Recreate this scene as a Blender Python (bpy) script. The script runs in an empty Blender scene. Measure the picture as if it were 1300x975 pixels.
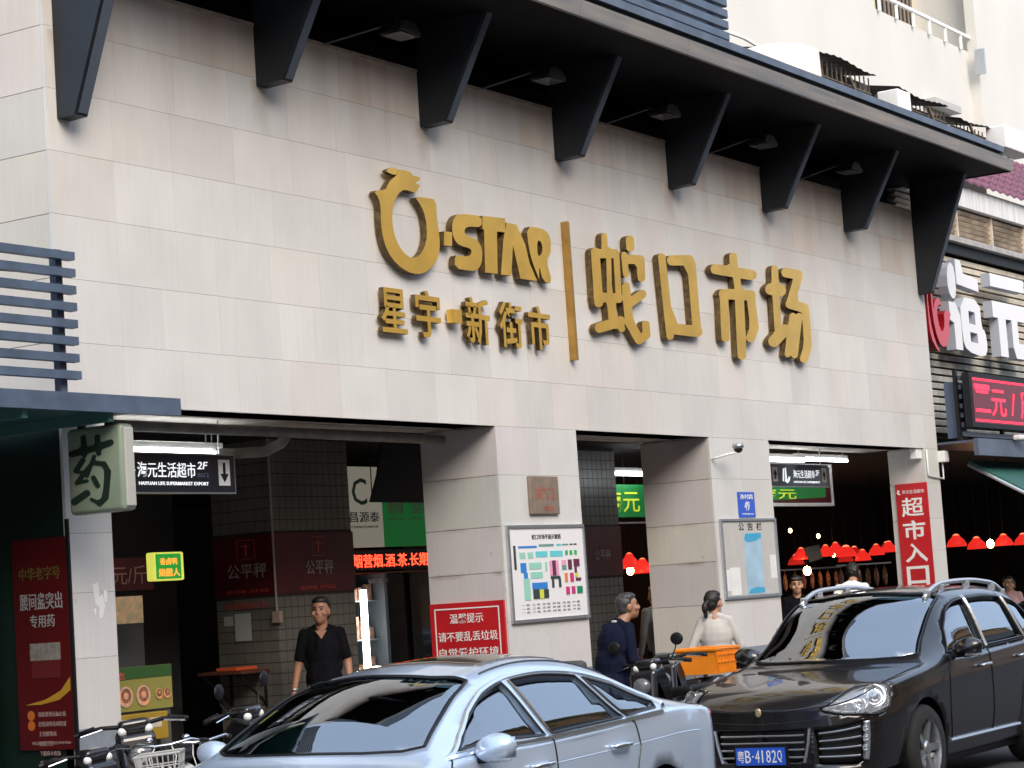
import bpy, bmesh, math, random
import numpy as np
from mathutils import Vector, Matrix
from mathutils.geometry import delaunay_2d_cdt
random.seed(7)
C = bpy.context.scene.collection
SC = bpy.context.scene
R = math.radians
PI = math.pi

# ---------------------------------------------------------------- camera, sky, sun, exposure
YAW, PITCH, ROLL, F = R(32.42), R(5.49), R(-3.86), 2800.0
fwd = Vector((math.cos(YAW)*math.cos(PITCH), math.sin(YAW)*math.cos(PITCH), math.sin(PITCH)))
rt = Vector((math.sin(YAW), -math.cos(YAW), 0.0))
up = rt.cross(fwd)
r2 = math.cos(ROLL)*rt + math.sin(ROLL)*up
u2 = -math.sin(ROLL)*rt + math.cos(ROLL)*up
cd = bpy.data.cameras.new('camera')
cam = bpy.data.objects.new('camera', cd)
C.objects.link(cam)
m3 = Matrix((r2, u2, -fwd)).transposed()
cam.matrix_world = Matrix.Translation((0, -11.0, 1.65)) @ m3.to_4x4()
cd.sensor_width = 36.0
cd.lens = 36.0*F/1300.0
cd.clip_start = 0.1
cd.clip_end = 2000
SC.camera = cam

SUN_EL, SUN_ROT = R(37), R(214)
w = bpy.data.worlds.new('World')
SC.world = w
w.use_nodes = True
nt = w.node_tree
sky = nt.nodes.new('ShaderNodeTexSky')
sky.sky_type = 'NISHITA'
sky.sun_disc = False
sky.sun_elevation = SUN_EL
sky.sun_rotation = SUN_ROT
sky.air_density = 1.0
sky.dust_density = 4.0
sky.ozone_density = 1.0
bg = nt.nodes['Background']
bg.inputs['Strength'].default_value = 0.15
# thin overcast: an even veil of cloud over the clear sky
veil = nt.nodes.new('ShaderNodeMix'); veil.data_type = 'RGBA'
veil.inputs['Factor'].default_value = 0.6
veil.inputs['B'].default_value = (4.3, 5.3, 6.9, 1)
nt.links.new(sky.outputs[0], veil.inputs['A'])
nt.links.new(veil.outputs['Result'], bg.inputs[0])
sd = bpy.data.lights.new('sun', 'SUN')
sd.energy = 1.7
sd.angle = R(40)
sd.color = (1.0, 0.90, 0.78)
sun = bpy.data.objects.new('sun', sd)
C.objects.link(sun)
# the Nishita sun direction for this rotation: (sin(rot), cos(rot)) on the ground plane
sdir = Vector((math.sin(SUN_ROT)*math.cos(SUN_EL), math.cos(SUN_ROT)*math.cos(SUN_EL), math.sin(SUN_EL)))
sun.rotation_euler = sdir.to_track_quat('Z', 'Y').to_euler()
SC.view_settings.view_transform = 'Standard'
SC.view_settings.look = 'None'
SC.view_settings.exposure = 0.82
SC.view_settings.gamma = 1.0

# ---------------------------------------------------------------- materials
MATS = {}
def mat(name, col, rough=0.6, metal=0.0, noise=0.0, nscale=8.0, bump=0.0, coat=0.0, emis=0.0, ecol=None, stretch=None, trans=0.0, spec=0.5, tint=None, alpha=1.0):
    if name in MATS: return MATS[name]
    m = bpy.data.materials.new(name); m.use_nodes = True
    n = m.node_tree; b = n.nodes['Principled BSDF']
    b.inputs['Base Color'].default_value = (*col, 1)
    b.inputs['Roughness'].default_value = rough
    b.inputs['Metallic'].default_value = metal
    b.inputs['Coat Weight'].default_value = coat
    b.inputs['Coat Roughness'].default_value = 0.03
    b.inputs['Specular IOR Level'].default_value = spec
    b.inputs['Transmission Weight'].default_value = trans
    if emis:
        b.inputs['Emission Color'].default_value = (*(ecol or col), 1)
        b.inputs['Emission Strength'].default_value = emis
    if noise or bump:
        g = n.nodes.new('ShaderNodeNewGeometry')
        mp = n.nodes.new('ShaderNodeMapping')
        if stretch: mp.inputs['Scale'].default_value = stretch
        t = n.nodes.new('ShaderNodeTexNoise')
        t.inputs['Scale'].default_value = nscale; t.inputs['Detail'].default_value = 6
        n.links.new(g.outputs['Position'], mp.inputs[0]); n.links.new(mp.outputs[0], t.inputs[0])
        if noise:
            mx = n.nodes.new('ShaderNodeMix'); mx.data_type = 'RGBA'
            mx.inputs['A'].default_value = (*[c*(1-noise) for c in col], 1)
            mx.inputs['B'].default_value = (*[min(1, c*(1+noise)) for c in (tint or col)], 1)
            rp = n.nodes.new('ShaderNodeMapRange'); rp.inputs[1].default_value = .3; rp.inputs[2].default_value = .7
            n.links.new(t.outputs[0], rp.inputs[0]); n.links.new(rp.outputs[0], mx.inputs['Factor'])
            n.links.new(mx.outputs['Result'], b.inputs['Base Color'])
        if bump:
            bp = n.nodes.new('ShaderNodeBump'); bp.inputs['Strength'].default_value = bump; bp.inputs['Distance'].default_value = .01
            n.links.new(t.outputs[0], bp.inputs['Height']); n.links.new(bp.outputs[0], b.inputs['Normal'])
    MATS[name] = m
    return m

def stone_mat():
    """Honed sandstone cladding: object colour x fine vertical grain x run-off stains of its own shape."""
    m = bpy.data.materials.new('sandstone'); m.use_nodes = True
    n = m.node_tree; L = n.links; b = n.nodes['Principled BSDF']
    b.inputs['Roughness'].default_value = 0.62
    oi = n.nodes.new('ShaderNodeObjectInfo')
    g = n.nodes.new('ShaderNodeNewGeometry')
    def noise(scale, st, det=4):
        mp = n.nodes.new('ShaderNodeMapping'); mp.inputs['Scale'].default_value = st
        t = n.nodes.new('ShaderNodeTexNoise'); t.inputs['Scale'].default_value = scale; t.inputs['Detail'].default_value = det
        L.new(g.outputs['Position'], mp.inputs[0]); L.new(mp.outputs[0], t.inputs[0]); return t
    def rng(src, a, c, lo, hi):
        r_ = n.nodes.new('ShaderNodeMapRange'); r_.inputs[1].default_value = a; r_.inputs[2].default_value = c
        r_.inputs[3].default_value = lo; r_.inputs[4].default_value = hi; L.new(src, r_.inputs[0]); return r_
    grain = rng(noise(14, (3.0, 3.0, .12)).outputs[0], .3, .7, .965, 1.02)
    blot = rng(noise(1.6, (1, 1, .8), 3).outputs[0], .3, .7, .93, 1.05)
    mul = n.nodes.new('ShaderNodeMath'); mul.operation = 'MULTIPLY'
    L.new(grain.outputs[0], mul.inputs[0]); L.new(blot.outputs[0], mul.inputs[1])
    rnd = rng(oi.outputs['Random'], 0, 1, .94, 1.03)
    mul2 = n.nodes.new('ShaderNodeMath'); mul2.operation = 'MULTIPLY'
    L.new(mul.outputs[0], mul2.inputs[0]); L.new(rnd.outputs[0], mul2.inputs[1])
    vm = n.nodes.new('ShaderNodeVectorMath'); vm.operation = 'SCALE'
    L.new(oi.outputs['Color'], vm.inputs[0]); L.new(mul2.outputs[0], vm.inputs['Scale'])
    # brown run-off stains, densest in the two courses under the coping
    sx = n.nodes.new('ShaderNodeSeparateXYZ'); L.new(g.outputs['Position'], sx.inputs[0])
    hz = rng(sx.outputs['Z'], 5.35, 6.4, 0, 1)
    st = rng(noise(2.2, (1.6, 1.6, .22), 5).outputs[0], .42, .72, 0, 1)
    ms = n.nodes.new('ShaderNodeMath'); ms.operation = 'MULTIPLY'; L.new(hz.outputs[0], ms.inputs[0]); L.new(st.outputs[0], ms.inputs[1])
    ms2 = n.nodes.new('ShaderNodeMath'); ms2.operation = 'MULTIPLY'; L.new(ms.outputs[0], ms2.inputs[0]); ms2.inputs[1].default_value = .5
    mx = n.nodes.new('ShaderNodeMix'); mx.data_type = 'RGBA'
    L.new(ms2.outputs[0], mx.inputs['Factor']); L.new(vm.outputs[0], mx.inputs['A']); mx.inputs['B'].default_value = (.36, .24, .155, 1)
    # small scuffs low on the pillars
    sc = rng(noise(9, (1, 1, 1), 8).outputs[0], .66, .74, 0, 1)
    lo = rng(sx.outputs['Z'], 1.2, 3.0, .55, 0)
    mq = n.nodes.new('ShaderNodeMath'); mq.operation = 'MULTIPLY'; L.new(sc.outputs[0], mq.inputs[0]); L.new(lo.outputs[0], mq.inputs[1])
    mx2 = n.nodes.new('ShaderNodeMix'); mx2.data_type = 'RGBA'
    L.new(mq.outputs[0], mx2.inputs['Factor']); L.new(mx.outputs['Result'], mx2.inputs['A']); mx2.inputs['B'].default_value = (.16, .12, .09, 1)
    # rust-brown drip stains starting under each bracket foot (every 2.29 m along the wall)
    def mth(op, a, c=None):
        k = n.nodes.new('ShaderNodeMath'); k.operation = op
        for i_, v_ in enumerate((a, c)):
            if v_ is None: continue
            if isinstance(v_, (int, float)): k.inputs[i_].default_value = v_
            else: L.new(v_, k.inputs[i_])
        return k.outputs[0]
    ph_ = mth('FRACT', mth('DIVIDE', mth('SUBTRACT', sx.outputs['X'], 13.82-1.145), 2.296))
    wob = mth('MULTIPLY', mth('SUBTRACT', noise(3, (1, 1, 1.5), 4).outputs[0], .5), .10)
    dx_ = mth('ABSOLUTE', mth('ADD', mth('SUBTRACT', ph_, .5), wob))
    drip = rng(dx_, .012, .055, 1, 0).outputs[0]
    dz_ = mth('MULTIPLY', rng(sx.outputs['Z'], 5.45, 5.9, 0, 1).outputs[0], rng(sx.outputs['Z'], 5.93, 5.95, 1, 0).outputs[0])
    dm = mth('MULTIPLY', mth('MULTIPLY', drip, dz_), .5)
    mx3 = n.nodes.new('ShaderNodeMix'); mx3.data_type = 'RGBA'; L.new(dm, mx3.inputs['Factor']); L.new(mx2.outputs['Result'], mx3.inputs['A']); mx3.inputs['B'].default_value = (.22, .13, .08, 1)
    # grimy rust seep along the joints of the pillars
    js = None
    for jz in (2.77, 2.30, 1.88):
        d_ = rng(mth('ABSOLUTE', mth('SUBTRACT', sx.outputs['Z'], jz-.012)), .004, .035, 1, 0).outputs[0]
        js = d_ if js is None else mth('MAXIMUM', js, d_)
    jn = rng(noise(2.5, (1, 1, .3), 5).outputs[0], .48, .68, 0, .55).outputs[0]
    jm = mth('MULTIPLY', mth('MULTIPLY', js, jn), rng(sx.outputs['Y'], .02, .05, 0, 1).outputs[0])
    mx4 = n.nodes.new('ShaderNodeMix'); mx4.data_type = 'RGBA'; L.new(jm, mx4.inputs['Factor']); L.new(mx3.outputs['Result'], mx4.inputs['A']); mx4.inputs['B'].default_value = (.20, .14, .09, 1)
    L.new(mx4.outputs['Result'], b.inputs['Base Color'])
    return m
STONE = stone_mat()
M_joint = mat('joint_mortar', (.48, .44, .39), .9, noise=.3)
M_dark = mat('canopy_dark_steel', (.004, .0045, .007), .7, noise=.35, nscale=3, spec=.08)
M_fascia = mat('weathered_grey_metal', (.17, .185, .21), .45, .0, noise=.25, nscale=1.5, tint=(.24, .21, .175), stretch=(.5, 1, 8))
M_cap = mat('dark_blue_grey_paint', (.075, .095, .135), .4, noise=.3, nscale=4)
M_blue = mat('slate_blue_paint', (.075, .105, .155), .45, noise=.22, nscale=6)
M_gold = mat('gold_paint_face', (.80, .495, .095), .28, .6, noise=.12, nscale=3)
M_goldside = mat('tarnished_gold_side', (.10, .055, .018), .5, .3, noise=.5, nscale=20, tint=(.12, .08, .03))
M_black = mat('black_plastic', (.008, .008, .009), .5, spec=.3)
M_rubber = mat('tyre_rubber', (.018, .018, .018), .85, noise=.2, nscale=40)
M_chrome = mat('chrome', (.88, .89, .91), .22, 1.0)
M_alu = mat('brushed_aluminium', (.52, .54, .57), .32, .85, noise=.1, nscale=30)
M_white = mat('white_paint', (.78, .78, .76), .45, noise=.06, nscale=5)
M_red = mat('red_vinyl', (.50, .012, .018), .45, noise=.12, nscale=3)
M_darkred = mat('dark_red_panel', (.30, .012, .018), .5, noise=.2, nscale=3)
M_whitepr = mat('white_print', (.80, .80, .78), .55)
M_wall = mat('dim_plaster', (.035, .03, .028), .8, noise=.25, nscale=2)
M_ceil = mat('dark_ceiling', (.015, .014, .013), .9, noise=.3, nscale=2)  # near-black stands in for the low light under the ceiling
M_tube = mat('fluorescent_tube', (1, 1, 1), .4, emis=9.0, ecol=(.92, .97, 1.0))
M_bulb = mat('warm_bulb', (1, .8, .5), .4, emis=40.0, ecol=(1.0, .55, .2))
M_shade = mat('glowing_red_shade', (.55, .02, .02), .4, emis=.45, ecol=(1.0, .03, .02))
M_skin = mat('skin', (.48, .27, .17), .5, noise=.08, nscale=20)
M_hair = mat('black_hair', (.012, .010, .009), .5, noise=.3, nscale=60, bump=.4)

# ---------------------------------------------------------------- helpers
def tag(o, label=None, cat=None, group=None, kind=None):
    if label: o['label'] = label
    if cat: o['category'] = cat
    if group: o['group'] = group
    if kind: o['kind'] = kind
    return o
def link(name, me, m, parent=None, smooth=False):
    o = bpy.data.objects.new(name, me); C.objects.link(o)
    if m is not None and not me.materials:
        for mm in (m if isinstance(m, (list, tuple)) else [m]): me.materials.append(mm)
    if smooth: me.polygons.foreach_set('use_smooth', [True]*len(me.polygons))
    if parent: o.parent = parent
    return o
def empty(name, loc=(0, 0, 0), rz=0, label=None, cat=None, group=None):
    o = bpy.data.objects.new(name, None); C.objects.link(o); o.location = loc; o.rotation_euler = (0, 0, rz)
    o.empty_display_size = .1
    return tag(o, label, cat, group)
class MB:
    """collects vertices and faces of one mesh"""
    def __init__(s): s.v = []; s.f = []; s.mi = []
    def add(s, v, f, mi=0):
        k = len(s.v); s.v += [tuple(p) for p in v]; s.f += [tuple(i+k for i in q) for q in f]; s.mi += [mi]*len(f); return s
    def box(s, x0, x1, y0, y1, z0, z1, mi=0):
        if x0 > x1: x0, x1 = x1, x0
        if y0 > y1: y0, y1 = y1, y0
        if z0 > z1: z0, z1 = z1, z0
        return s.add([(x0,y0,z0),(x1,y0,z0),(x1,y1,z0),(x0,y1,z0),(x0,y0,z1),(x1,y0,z1),(x1,y1,z1),(x0,y1,z1)],
            [(0,3,2,1),(4,5,6,7),(0,1,5,4),(1,2,6,5),(2,3,7,6),(3,0,4,7)], mi)
    def bbox(s, x0, x1, y0, y1, z0, z1, b=.01, mi=0, seg=2):
        bm = bmesh.new(); bmesh.ops.create_cube(bm, size=1)
        for v in bm.verts: v.co = ((v.co.x+.5)*(x1-x0)+x0, (v.co.y+.5)*(y1-y0)+y0, (v.co.z+.5)*(z1-z0)+z0)
        bmesh.ops.bevel(bm, geom=bm.edges[:], offset=b, segments=seg, affect='EDGES', profile=.5)
        bm.verts.index_update(); s.add([v.co for v in bm.verts], [[q.index for q in f.verts] for f in bm.faces], mi); bm.free(); return s
    def prism(s, poly, axis, a, b, mi=0):
        """extrude a 2D polygon along axis: axis 'x' poly=(y,z), 'y' poly=(x,z), 'z' poly=(x,y)"""
        n = len(poly)
        def P(p, t): return {'x': (t, p[0], p[1]), 'y': (p[0], t, p[1]), 'z': (p[0], p[1], t)}[axis]
        v = [P(p, a) for p in poly]+[P(p, b) for p in poly]
        f = [tuple(range(n))[::-1], tuple(range(n, 2*n))]+[(i, (i+1) % n, n+(i+1) % n, n+i) for i in range(n)]
        return s.add(v, f, mi)
    def tube(s, pts, r, seg=8, mi=0, closed=False, caps=True):
        pts = [Vector(p) for p in pts]; n = len(pts); k0 = len(s.v)
        rs = r if isinstance(r, (list, tuple)) else [r]*n
        prev = None
        for i, p in enumerate(pts):
            if closed: d = pts[(i+1) % n]-pts[i-1]
            else: d = pts[min(i+1, n-1)]-pts[max(i-1, 0)]
            if d.length < 1e-9: d = Vector((0, 0, 1))
            d.normalize()
            if prev is None:
                a = d.orthogonal().normalized()
            else:
                a = prev-d*prev.dot(d)
                a = a.normalized() if a.length > 1e-6 else d.orthogonal().normalized()
            prev = a; b = d.cross(a)
            for j in range(seg):
                t = 2*PI*j/seg; s.v.append(tuple(p+(a*math.cos(t)+b*math.sin(t))*rs[i]))
        m = n if closed else n-1
        for i in range(m):
            for j in range(seg):
                A = k0+i*seg+j; B = k0+i*seg+(j+1) % seg; D = k0+((i+1) % n)*seg+j; E = k0+((i+1) % n)*seg+(j+1) % seg
                s.f.append((A, B, E, D)); s.mi.append(mi)
        if caps and not closed:
            s.f.append(tuple(k0+j for j in range(seg))[::-1]); s.f.append(tuple(k0+(n-1)*seg+j for j in range(seg))); s.mi += [mi, mi]
        return s
    def lathe(s, prof, c=(0, 0, 0), axis='z', seg=24, mi=0):
        """prof: list of (radius, t) along the axis"""
        k0 = len(s.v); n = len(prof)
        for r_, t in prof:
            for j in range(seg):
                a = 2*PI*j/seg; x, y = r_*math.cos(a), r_*math.sin(a)
                p = {'z': (x, y, t), 'y': (x, t, y), 'x': (t, x, y)}[axis]
                s.v.append((p[0]+c[0], p[1]+c[1], p[2]+c[2]))
        for i in range(n-1):
            for j in range(seg):
                s.f.append((k0+i*seg+j, k0+i*seg+(j+1) % seg, k0+(i+1)*seg+(j+1) % seg, k0+(i+1)*seg+j)); s.mi.append(mi)
        return s
    def ell(s, c, r, rot=None, seg=14, rings=9, mi=0):
        k0 = len(s.v); M = rot or Matrix.Identity(3); c = Vector(c)
        for i in range(rings+1):
            th = PI*i/rings
            for j in range(seg):
                ph = 2*PI*j/seg
                s.v.append(tuple(c+M @ Vector((r[0]*math.sin(th)*math.cos(ph), r[1]*math.sin(th)*math.sin(ph), r[2]*math.cos(th)))))
        for i in range(rings):
            for j in range(seg):
                s.f.append((k0+i*seg+j, k0+(i+1)*seg+j, k0+(i+1)*seg+(j+1) % seg, k0+i*seg+(j+1) % seg)); s.mi.append(mi)
        return s
    def build(s, name, m, parent=None, smooth=False, angle=None, fix=True):
        me = bpy.data.meshes.new(name); me.from_pydata(s.v, [], s.f)
        for mm in (m if isinstance(m, (list, tuple)) else [m]): me.materials.append(mm)
        if len(me.materials) > 1: me.polygons.foreach_set('material_index', s.mi)
        if fix:
            bm = bmesh.new(); bm.from_mesh(me); bmesh.ops.remove_doubles(bm, verts=bm.verts[:], dist=1e-6)
            bmesh.ops.recalc_face_normals(bm, faces=bm.faces[:]); bm.to_mesh(me); bm.free()
        if smooth or angle:
            me.polygons.foreach_set('use_smooth', [True]*len(me.polygons))
            if angle: me.set_sharp_from_angle(angle=R(angle))
        me.update()
        o = bpy.data.objects.new(name, me); C.objects.link(o)
        if parent: o.parent = parent
        return o
def bx(name, x0, x1, y0, y1, z0, z1, m, parent=None, b=0):
    q = MB()
    if b: q.bbox(x0, x1, y0, y1, z0, z1, b)
    else: q.box(x0, x1, y0, y1, z0, z1)
    return q.build(name, m, parent)
def flat_from_curve(cu):
    o = bpy.data.objects.new('tmp', cu); C.objects.link(o)
    me = bpy.data.meshes.new_from_object(o); bpy.data.objects.remove(o); return me
PLANES = {'front': lambda x, y, z: (x, -z, y), 'left': lambda x, y, z: (-z, -x, y), 'top': lambda x, y, z: (x, y, z), 'nose': lambda x, y, z: (-z, -x, y)}
def text(name, s, box, at, plane='front', m=None, parent=None, bold=.0, hb=.006, depth=.003, sx=None, slant=0):
    """lettering filled into box=(a0,a1,z0,z1); a runs to the reader's right. at = coordinate of the carrying face."""
    cu = bpy.data.curves.new(name, 'FONT'); cu.body = s; cu.size = 1; cu.offset = min(bold, hb); cu.extrude = .01; cu.resolution_u = 2; cu.shear = slant
    me = flat_from_curve(cu)
    n = len(me.vertices); co = np.empty(n*3, 'f'); me.vertices.foreach_get('co', co); co = co.reshape(-1, 3)
    lo = co.min(0); hi = co.max(0); a0, a1, z0, z1 = box
    co[:, 0] = (co[:, 0]-lo[0])/(hi[0]-lo[0])*abs(a1-a0); co[:, 1] = (co[:, 1]-lo[1])/(hi[1]-lo[1])*(z1-z0)+z0
    co[:, 2] = (co[:, 2]-lo[2])/(hi[2]-lo[2])*depth
    out = np.empty_like(co)
    if plane == 'front': out[:, 0] = co[:, 0]+a0; out[:, 1] = at-co[:, 2]; out[:, 2] = co[:, 1]
    elif plane == 'left': out[:, 0] = at-co[:, 2]; out[:, 1] = a0-co[:, 0]; out[:, 2] = co[:, 1]     # a0 > a1 in y
    me.vertices.foreach_set('co', out.ravel()); me.update()
    return link(name, me, m, parent)
def poly_solid(name, loops, y_front, depth, mats, parent):
    """raised letter: closed loops in (x,z), even-odd filled, front face at y_front, sides in a second material"""
    cu = bpy.data.curves.new(name, 'CURVE'); cu.dimensions = '2D'; cu.fill_mode = 'BOTH'; cu.extrude = depth/2
    for L in loops:
        sp = cu.splines.new('POLY'); sp.points.add(len(L)-1)
        for p, q in zip(sp.points, L): p.co = (q[0], q[1], 0, 1)
        sp.use_cyclic_u = True
    me = flat_from_curve(cu)
    for v in me.vertices: x, y, z = v.co; v.co = (x, y_front+depth/2-z, y)
    me.materials.clear()
    for m in mats: me.materials.append(m)
    for p in me.polygons:
        p.material_index = 0 if abs(p.normal.y) > .7 else 1
        p.use_smooth = False
    me.update()
    o = bpy.data.objects.new(name, me); C.objects.link(o); o.parent = parent
    return o
def smooth_loop(L, it=1):
    for _ in range(it):
        o = []
        for i in range(len(L)):
            a = L[i]; b = L[(i+1) % len(L)]
            o += [(a[0]*.75+b[0]*.25, a[1]*.75+b[1]*.25), (a[0]*.25+b[0]*.75, a[1]*.25+b[1]*.75)]
        L = o
    return L
def copy_tree(o, parent=None):
    c = o.copy(); C.objects.link(c)
    if parent: c.parent = parent
    for ch in [q for q in o.children]: copy_tree(ch, c)
    return c

# ================================================================ THE SETTING
ground = MB()
ground.add([(-400, -600, -.2), (900, -600, -.2), (900, 700, -.2), (-400, 700, -.2)], [(0, 1, 2, 3)])
g = ground.build('road', mat('asphalt', (.055, .055, .056), .85, noise=.25, nscale=30, bump=.3)); tag(g, kind='structure')
M_pave = mat('pavement_concrete', (.22, .21, .20), .8, noise=.2, nscale=4, bump=.2)
tag(bx('pavement', -40, 120, -1.75, 16, -.19, 0, M_pave), kind='structure')
kerb = MB()
for i in range(60): kerb.bbox(-8+i*.8, -8+i*.8+.79, -1.9, -1.755, -.19, .005, .012, seg=1)
tag(kerb.build('kerb', mat('kerb_granite', (.30, .30, .29), .7, noise=.2)), kind='structure')

# ---------------------------------------------------------------- market building
X0, X1 = 11.37, 27.74
market = empty('market_building', (0, 0, 0), 0, 'pale sandstone clad market front with three dark openings under a black bracketed canopy', 'building')
core = MB()
core.box(X0+.03, X1-.03, .03, .45, 3.235, 6.36)
for a, b, d in ((X0, 11.83, .5), (16.98, 18.42, .85), (21.2, 22.66, .85), (27.25, X1, .51)): core.box(a+.03, b-.03, .03, d-.01, 0, 3.2349)
core.box(X0+.035, X0+.3, .46, 2.4, 0, 6.36)
core.build('wall_core', M_joint, market)
PC = {}
rp = random.Random(5)
def panel(x, y, z, sx_, sz, face, tone):
    key = (round(sx_, 3), round(sz, 3), face)
    if key not in PC:
        q = MB(); t = .028
        if face == 'f': q.box(0, sx_-.0014, 0, t, 0, sz-.0024)
        elif face == 'l': q.box(0, t, 0, sx_-.0014, 0, sz-.005)
        elif face == 'u': q.box(0, sx_-.0014, 0, sz-.004, 0, t)
        o = q.build('stone_panel', STONE, market); PC[key] = o.data
    else:
        o = bpy.data.objects.new('stone_panel', PC[key]); C.objects.link(o); o.parent = market
    o.location = (x, y, z); o.color = (*tone, 1)
    return o
PALE = (.625, .612, .588); WARM = (.625, .597, .56); TAN = (.61, .545, .485); GREY = (.55, .545, .54)
rows = [6.385, 5.96, 5.5, 5.045, 4.585, 4.125, 3.665, 3.22]
xs = [X0]
x = 12.04
while x < X1-.35: xs.append(round(x, 3)); x += .655
xs.append(X1)
for i in range(7):
    z1, z0 = rows[i], rows[i+1]
    xr = [X0]; xq = 12.04 if i > 1 else 12.1
    while xq < X1-.4: xr.append(round(xq, 3)); xq += rp.choice((.46, .655, .655, .655, .74))
    xr.append(X1)
    for k in range(len(xr)-1):
        t = rp.random()
        if i == 0: tone = TAN if t < .55 else WARM
        elif i == 1: tone = WARM if t < .6 else (TAN if t < .75 else PALE)
        elif i in (2, 3): tone = PALE if t < .55 else WARM
        else: tone = PALE if t < .8 else WARM
        j = rp.uniform(.975, 1.02)
        panel(xr[k], 0, z0, xr[k+1]-xr[k], z1-z0, 'f', tuple(c*j for c in tone))
prow = [3.22, 2.77, 2.30, 1.88, 1.42, .93]
for px0, px1, dep in ((X0, 11.83, 0), (16.98, 18.42, .85), (21.2, 22.66, .85), (27.25, X1, .51)):
    nf = 1 if px1-px0 < .6 else 2
    for i in range(5):
        z1, z0 = prow[i], prow[i+1]
        for k in range(nf):
            w_ = (px1-px0)/nf
            panel(px0+k*w_, 0, z0, w_, z1-z0, 'f', tuple(c*rp.uniform(.97, 1.0) for c in PALE))
        if dep: panel(px0, .03, z0, dep-.03, z1-z0, 'l', tuple(c*rp.uniform(.88, .95) for c in WARM))
        if dep > .6:
            q = panel(px1-.028, .03, z0, dep-.03, z1-z0, 'l', WARM)
    # painted plinth below
    pl = MB(); pl.box(px0, px1, 0, max(dep, .1), 0, .93)
    pl.build('plinth', mat('blue_grey_plinth', (.22, .25, .29), .7, noise=.12, nscale=14), market)
for i in range(7):      # left return of the upper wall, and the face the poster hangs on
    for k in range(2): panel(X0, .03+k*.8, rows[i+1], .8, rows[i]-rows[i+1], 'l', tuple(c*rp.uniform(.95, 1.0) for c in ((.62, .57, .50))))
bx('green_side_board', X0, X0+.03, .03, .95, .0, 3.06, mat('dark_green_panel', (.004, .016, .011), .45, noise=.2, nscale=3), market)
# soffits of the openings
for a, b in ((11.83, 16.98), (18.42, 21.2), (22.66, 27.25)):
    bx('opening_soffit', a, b, .03, .86, 3.235, 3.27, M_joint, market)
# hall behind
hall = MB()
hall.box(11.7, 40.5, .87, 13, 3.34, 3.5)
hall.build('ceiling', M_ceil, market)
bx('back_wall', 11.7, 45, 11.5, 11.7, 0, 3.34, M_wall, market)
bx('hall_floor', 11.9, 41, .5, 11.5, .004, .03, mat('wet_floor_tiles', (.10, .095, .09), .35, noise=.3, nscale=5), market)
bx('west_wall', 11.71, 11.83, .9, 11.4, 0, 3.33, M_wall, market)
# roof deck and the dark recess above the coping
bx('recess_back', X0+.1, X1-.05, .55, .65, 6.0, 6.79, M_black, market)
bx('coping', X0-.01, X1+.01, -.012, .5, 6.385, 6.41, mat('coping_stone', (.42, .38, .34), .7, noise=.25, nscale=6), market)

# ---------------------------------------------------------------- canopy
canopy = empty('canopy', (11.4, 0, 6.8), 0, 'long black steel canopy with tapered brackets running above the gold letters', 'canopy')
canopy.location = (0, 0, 0)
CX0, CX1 = 11.45, 27.95
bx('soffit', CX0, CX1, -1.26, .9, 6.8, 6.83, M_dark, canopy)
x = CX0; i = 0
rc = random.Random(3)
while x < CX1:
    L_ = min(rc.uniform(1.35, 2.5), CX1-x)
    q = MB(); q.prism([(-1.30, 6.79), (-1.262, 6.79), (-1.262, 6.935), (-1.325, 6.935)], 'x', x, x+L_-.006)
    q.build('fascia_panel', M_fascia, canopy); x += L_
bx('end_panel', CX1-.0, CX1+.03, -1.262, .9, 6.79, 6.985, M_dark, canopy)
bx('gap_shade_block', CX0, CX1-.05, -1.20, .8, 6.832, 7.035, M_black, canopy)  # black block stands in for the shade in the gap under the cap
bx('top_cap', CX0, CX1-.12, -1.245, .85, 7.035, 7.115, M_cap, canopy)
BRX = [11.47, 13.77, 16.07, 18.38, 20.70, 22.97, 25.25, 27.52]
for i, bxx in enumerate(BRX):
    big = i in (0, 7)
    zb = 5.28 if big else 5.89; yf = -.17 if big else -.265; th = .135
    q = MB(); q.prism([(-.003, zb), (yf, zb+.004), (-.765, 6.799), (-.003, 6.799)], 'x', bxx, bxx+th)
    # lighter strip on the sloping front, brightness of that face put into its colour
    br = q.build('bracket', mat('bracket_paint', (.008, .011, .015), .5, noise=.3, nscale=3), canopy)
    s = MB(); s.prism([(yf-.004, zb+.02), (yf-.016, zb+.02), (-.777, 6.797), (-.769, 6.797)], 'x', bxx+.035, bxx+th-.012)
    s.build('lit_front_strip', mat('bracket_lit_edge', (.075, .09, .115), .42), br)
# slatted screen standing on the canopy
screen = empty('slatted_screen', (0, 0, 0), 0, 'blue grey horizontal slat screen standing on top of the canopy', 'screen')
for k in range(8):
    z = 7.125+k*.118
    q = MB(); q.prism([(-1.22, z), (-1.15, z+.012), (-1.15, z+.03), (-1.235, z+.088), (-1.235, z+.012)], 'x', 11.6, 19.95)
    q.build('slat', M_blue, screen)
for x in (13, 15, 17, 18.6, 19.75): bx('post', x, x+.05, -1.148, -1.08, 7.116, 8.05, M_cap, screen)

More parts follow.
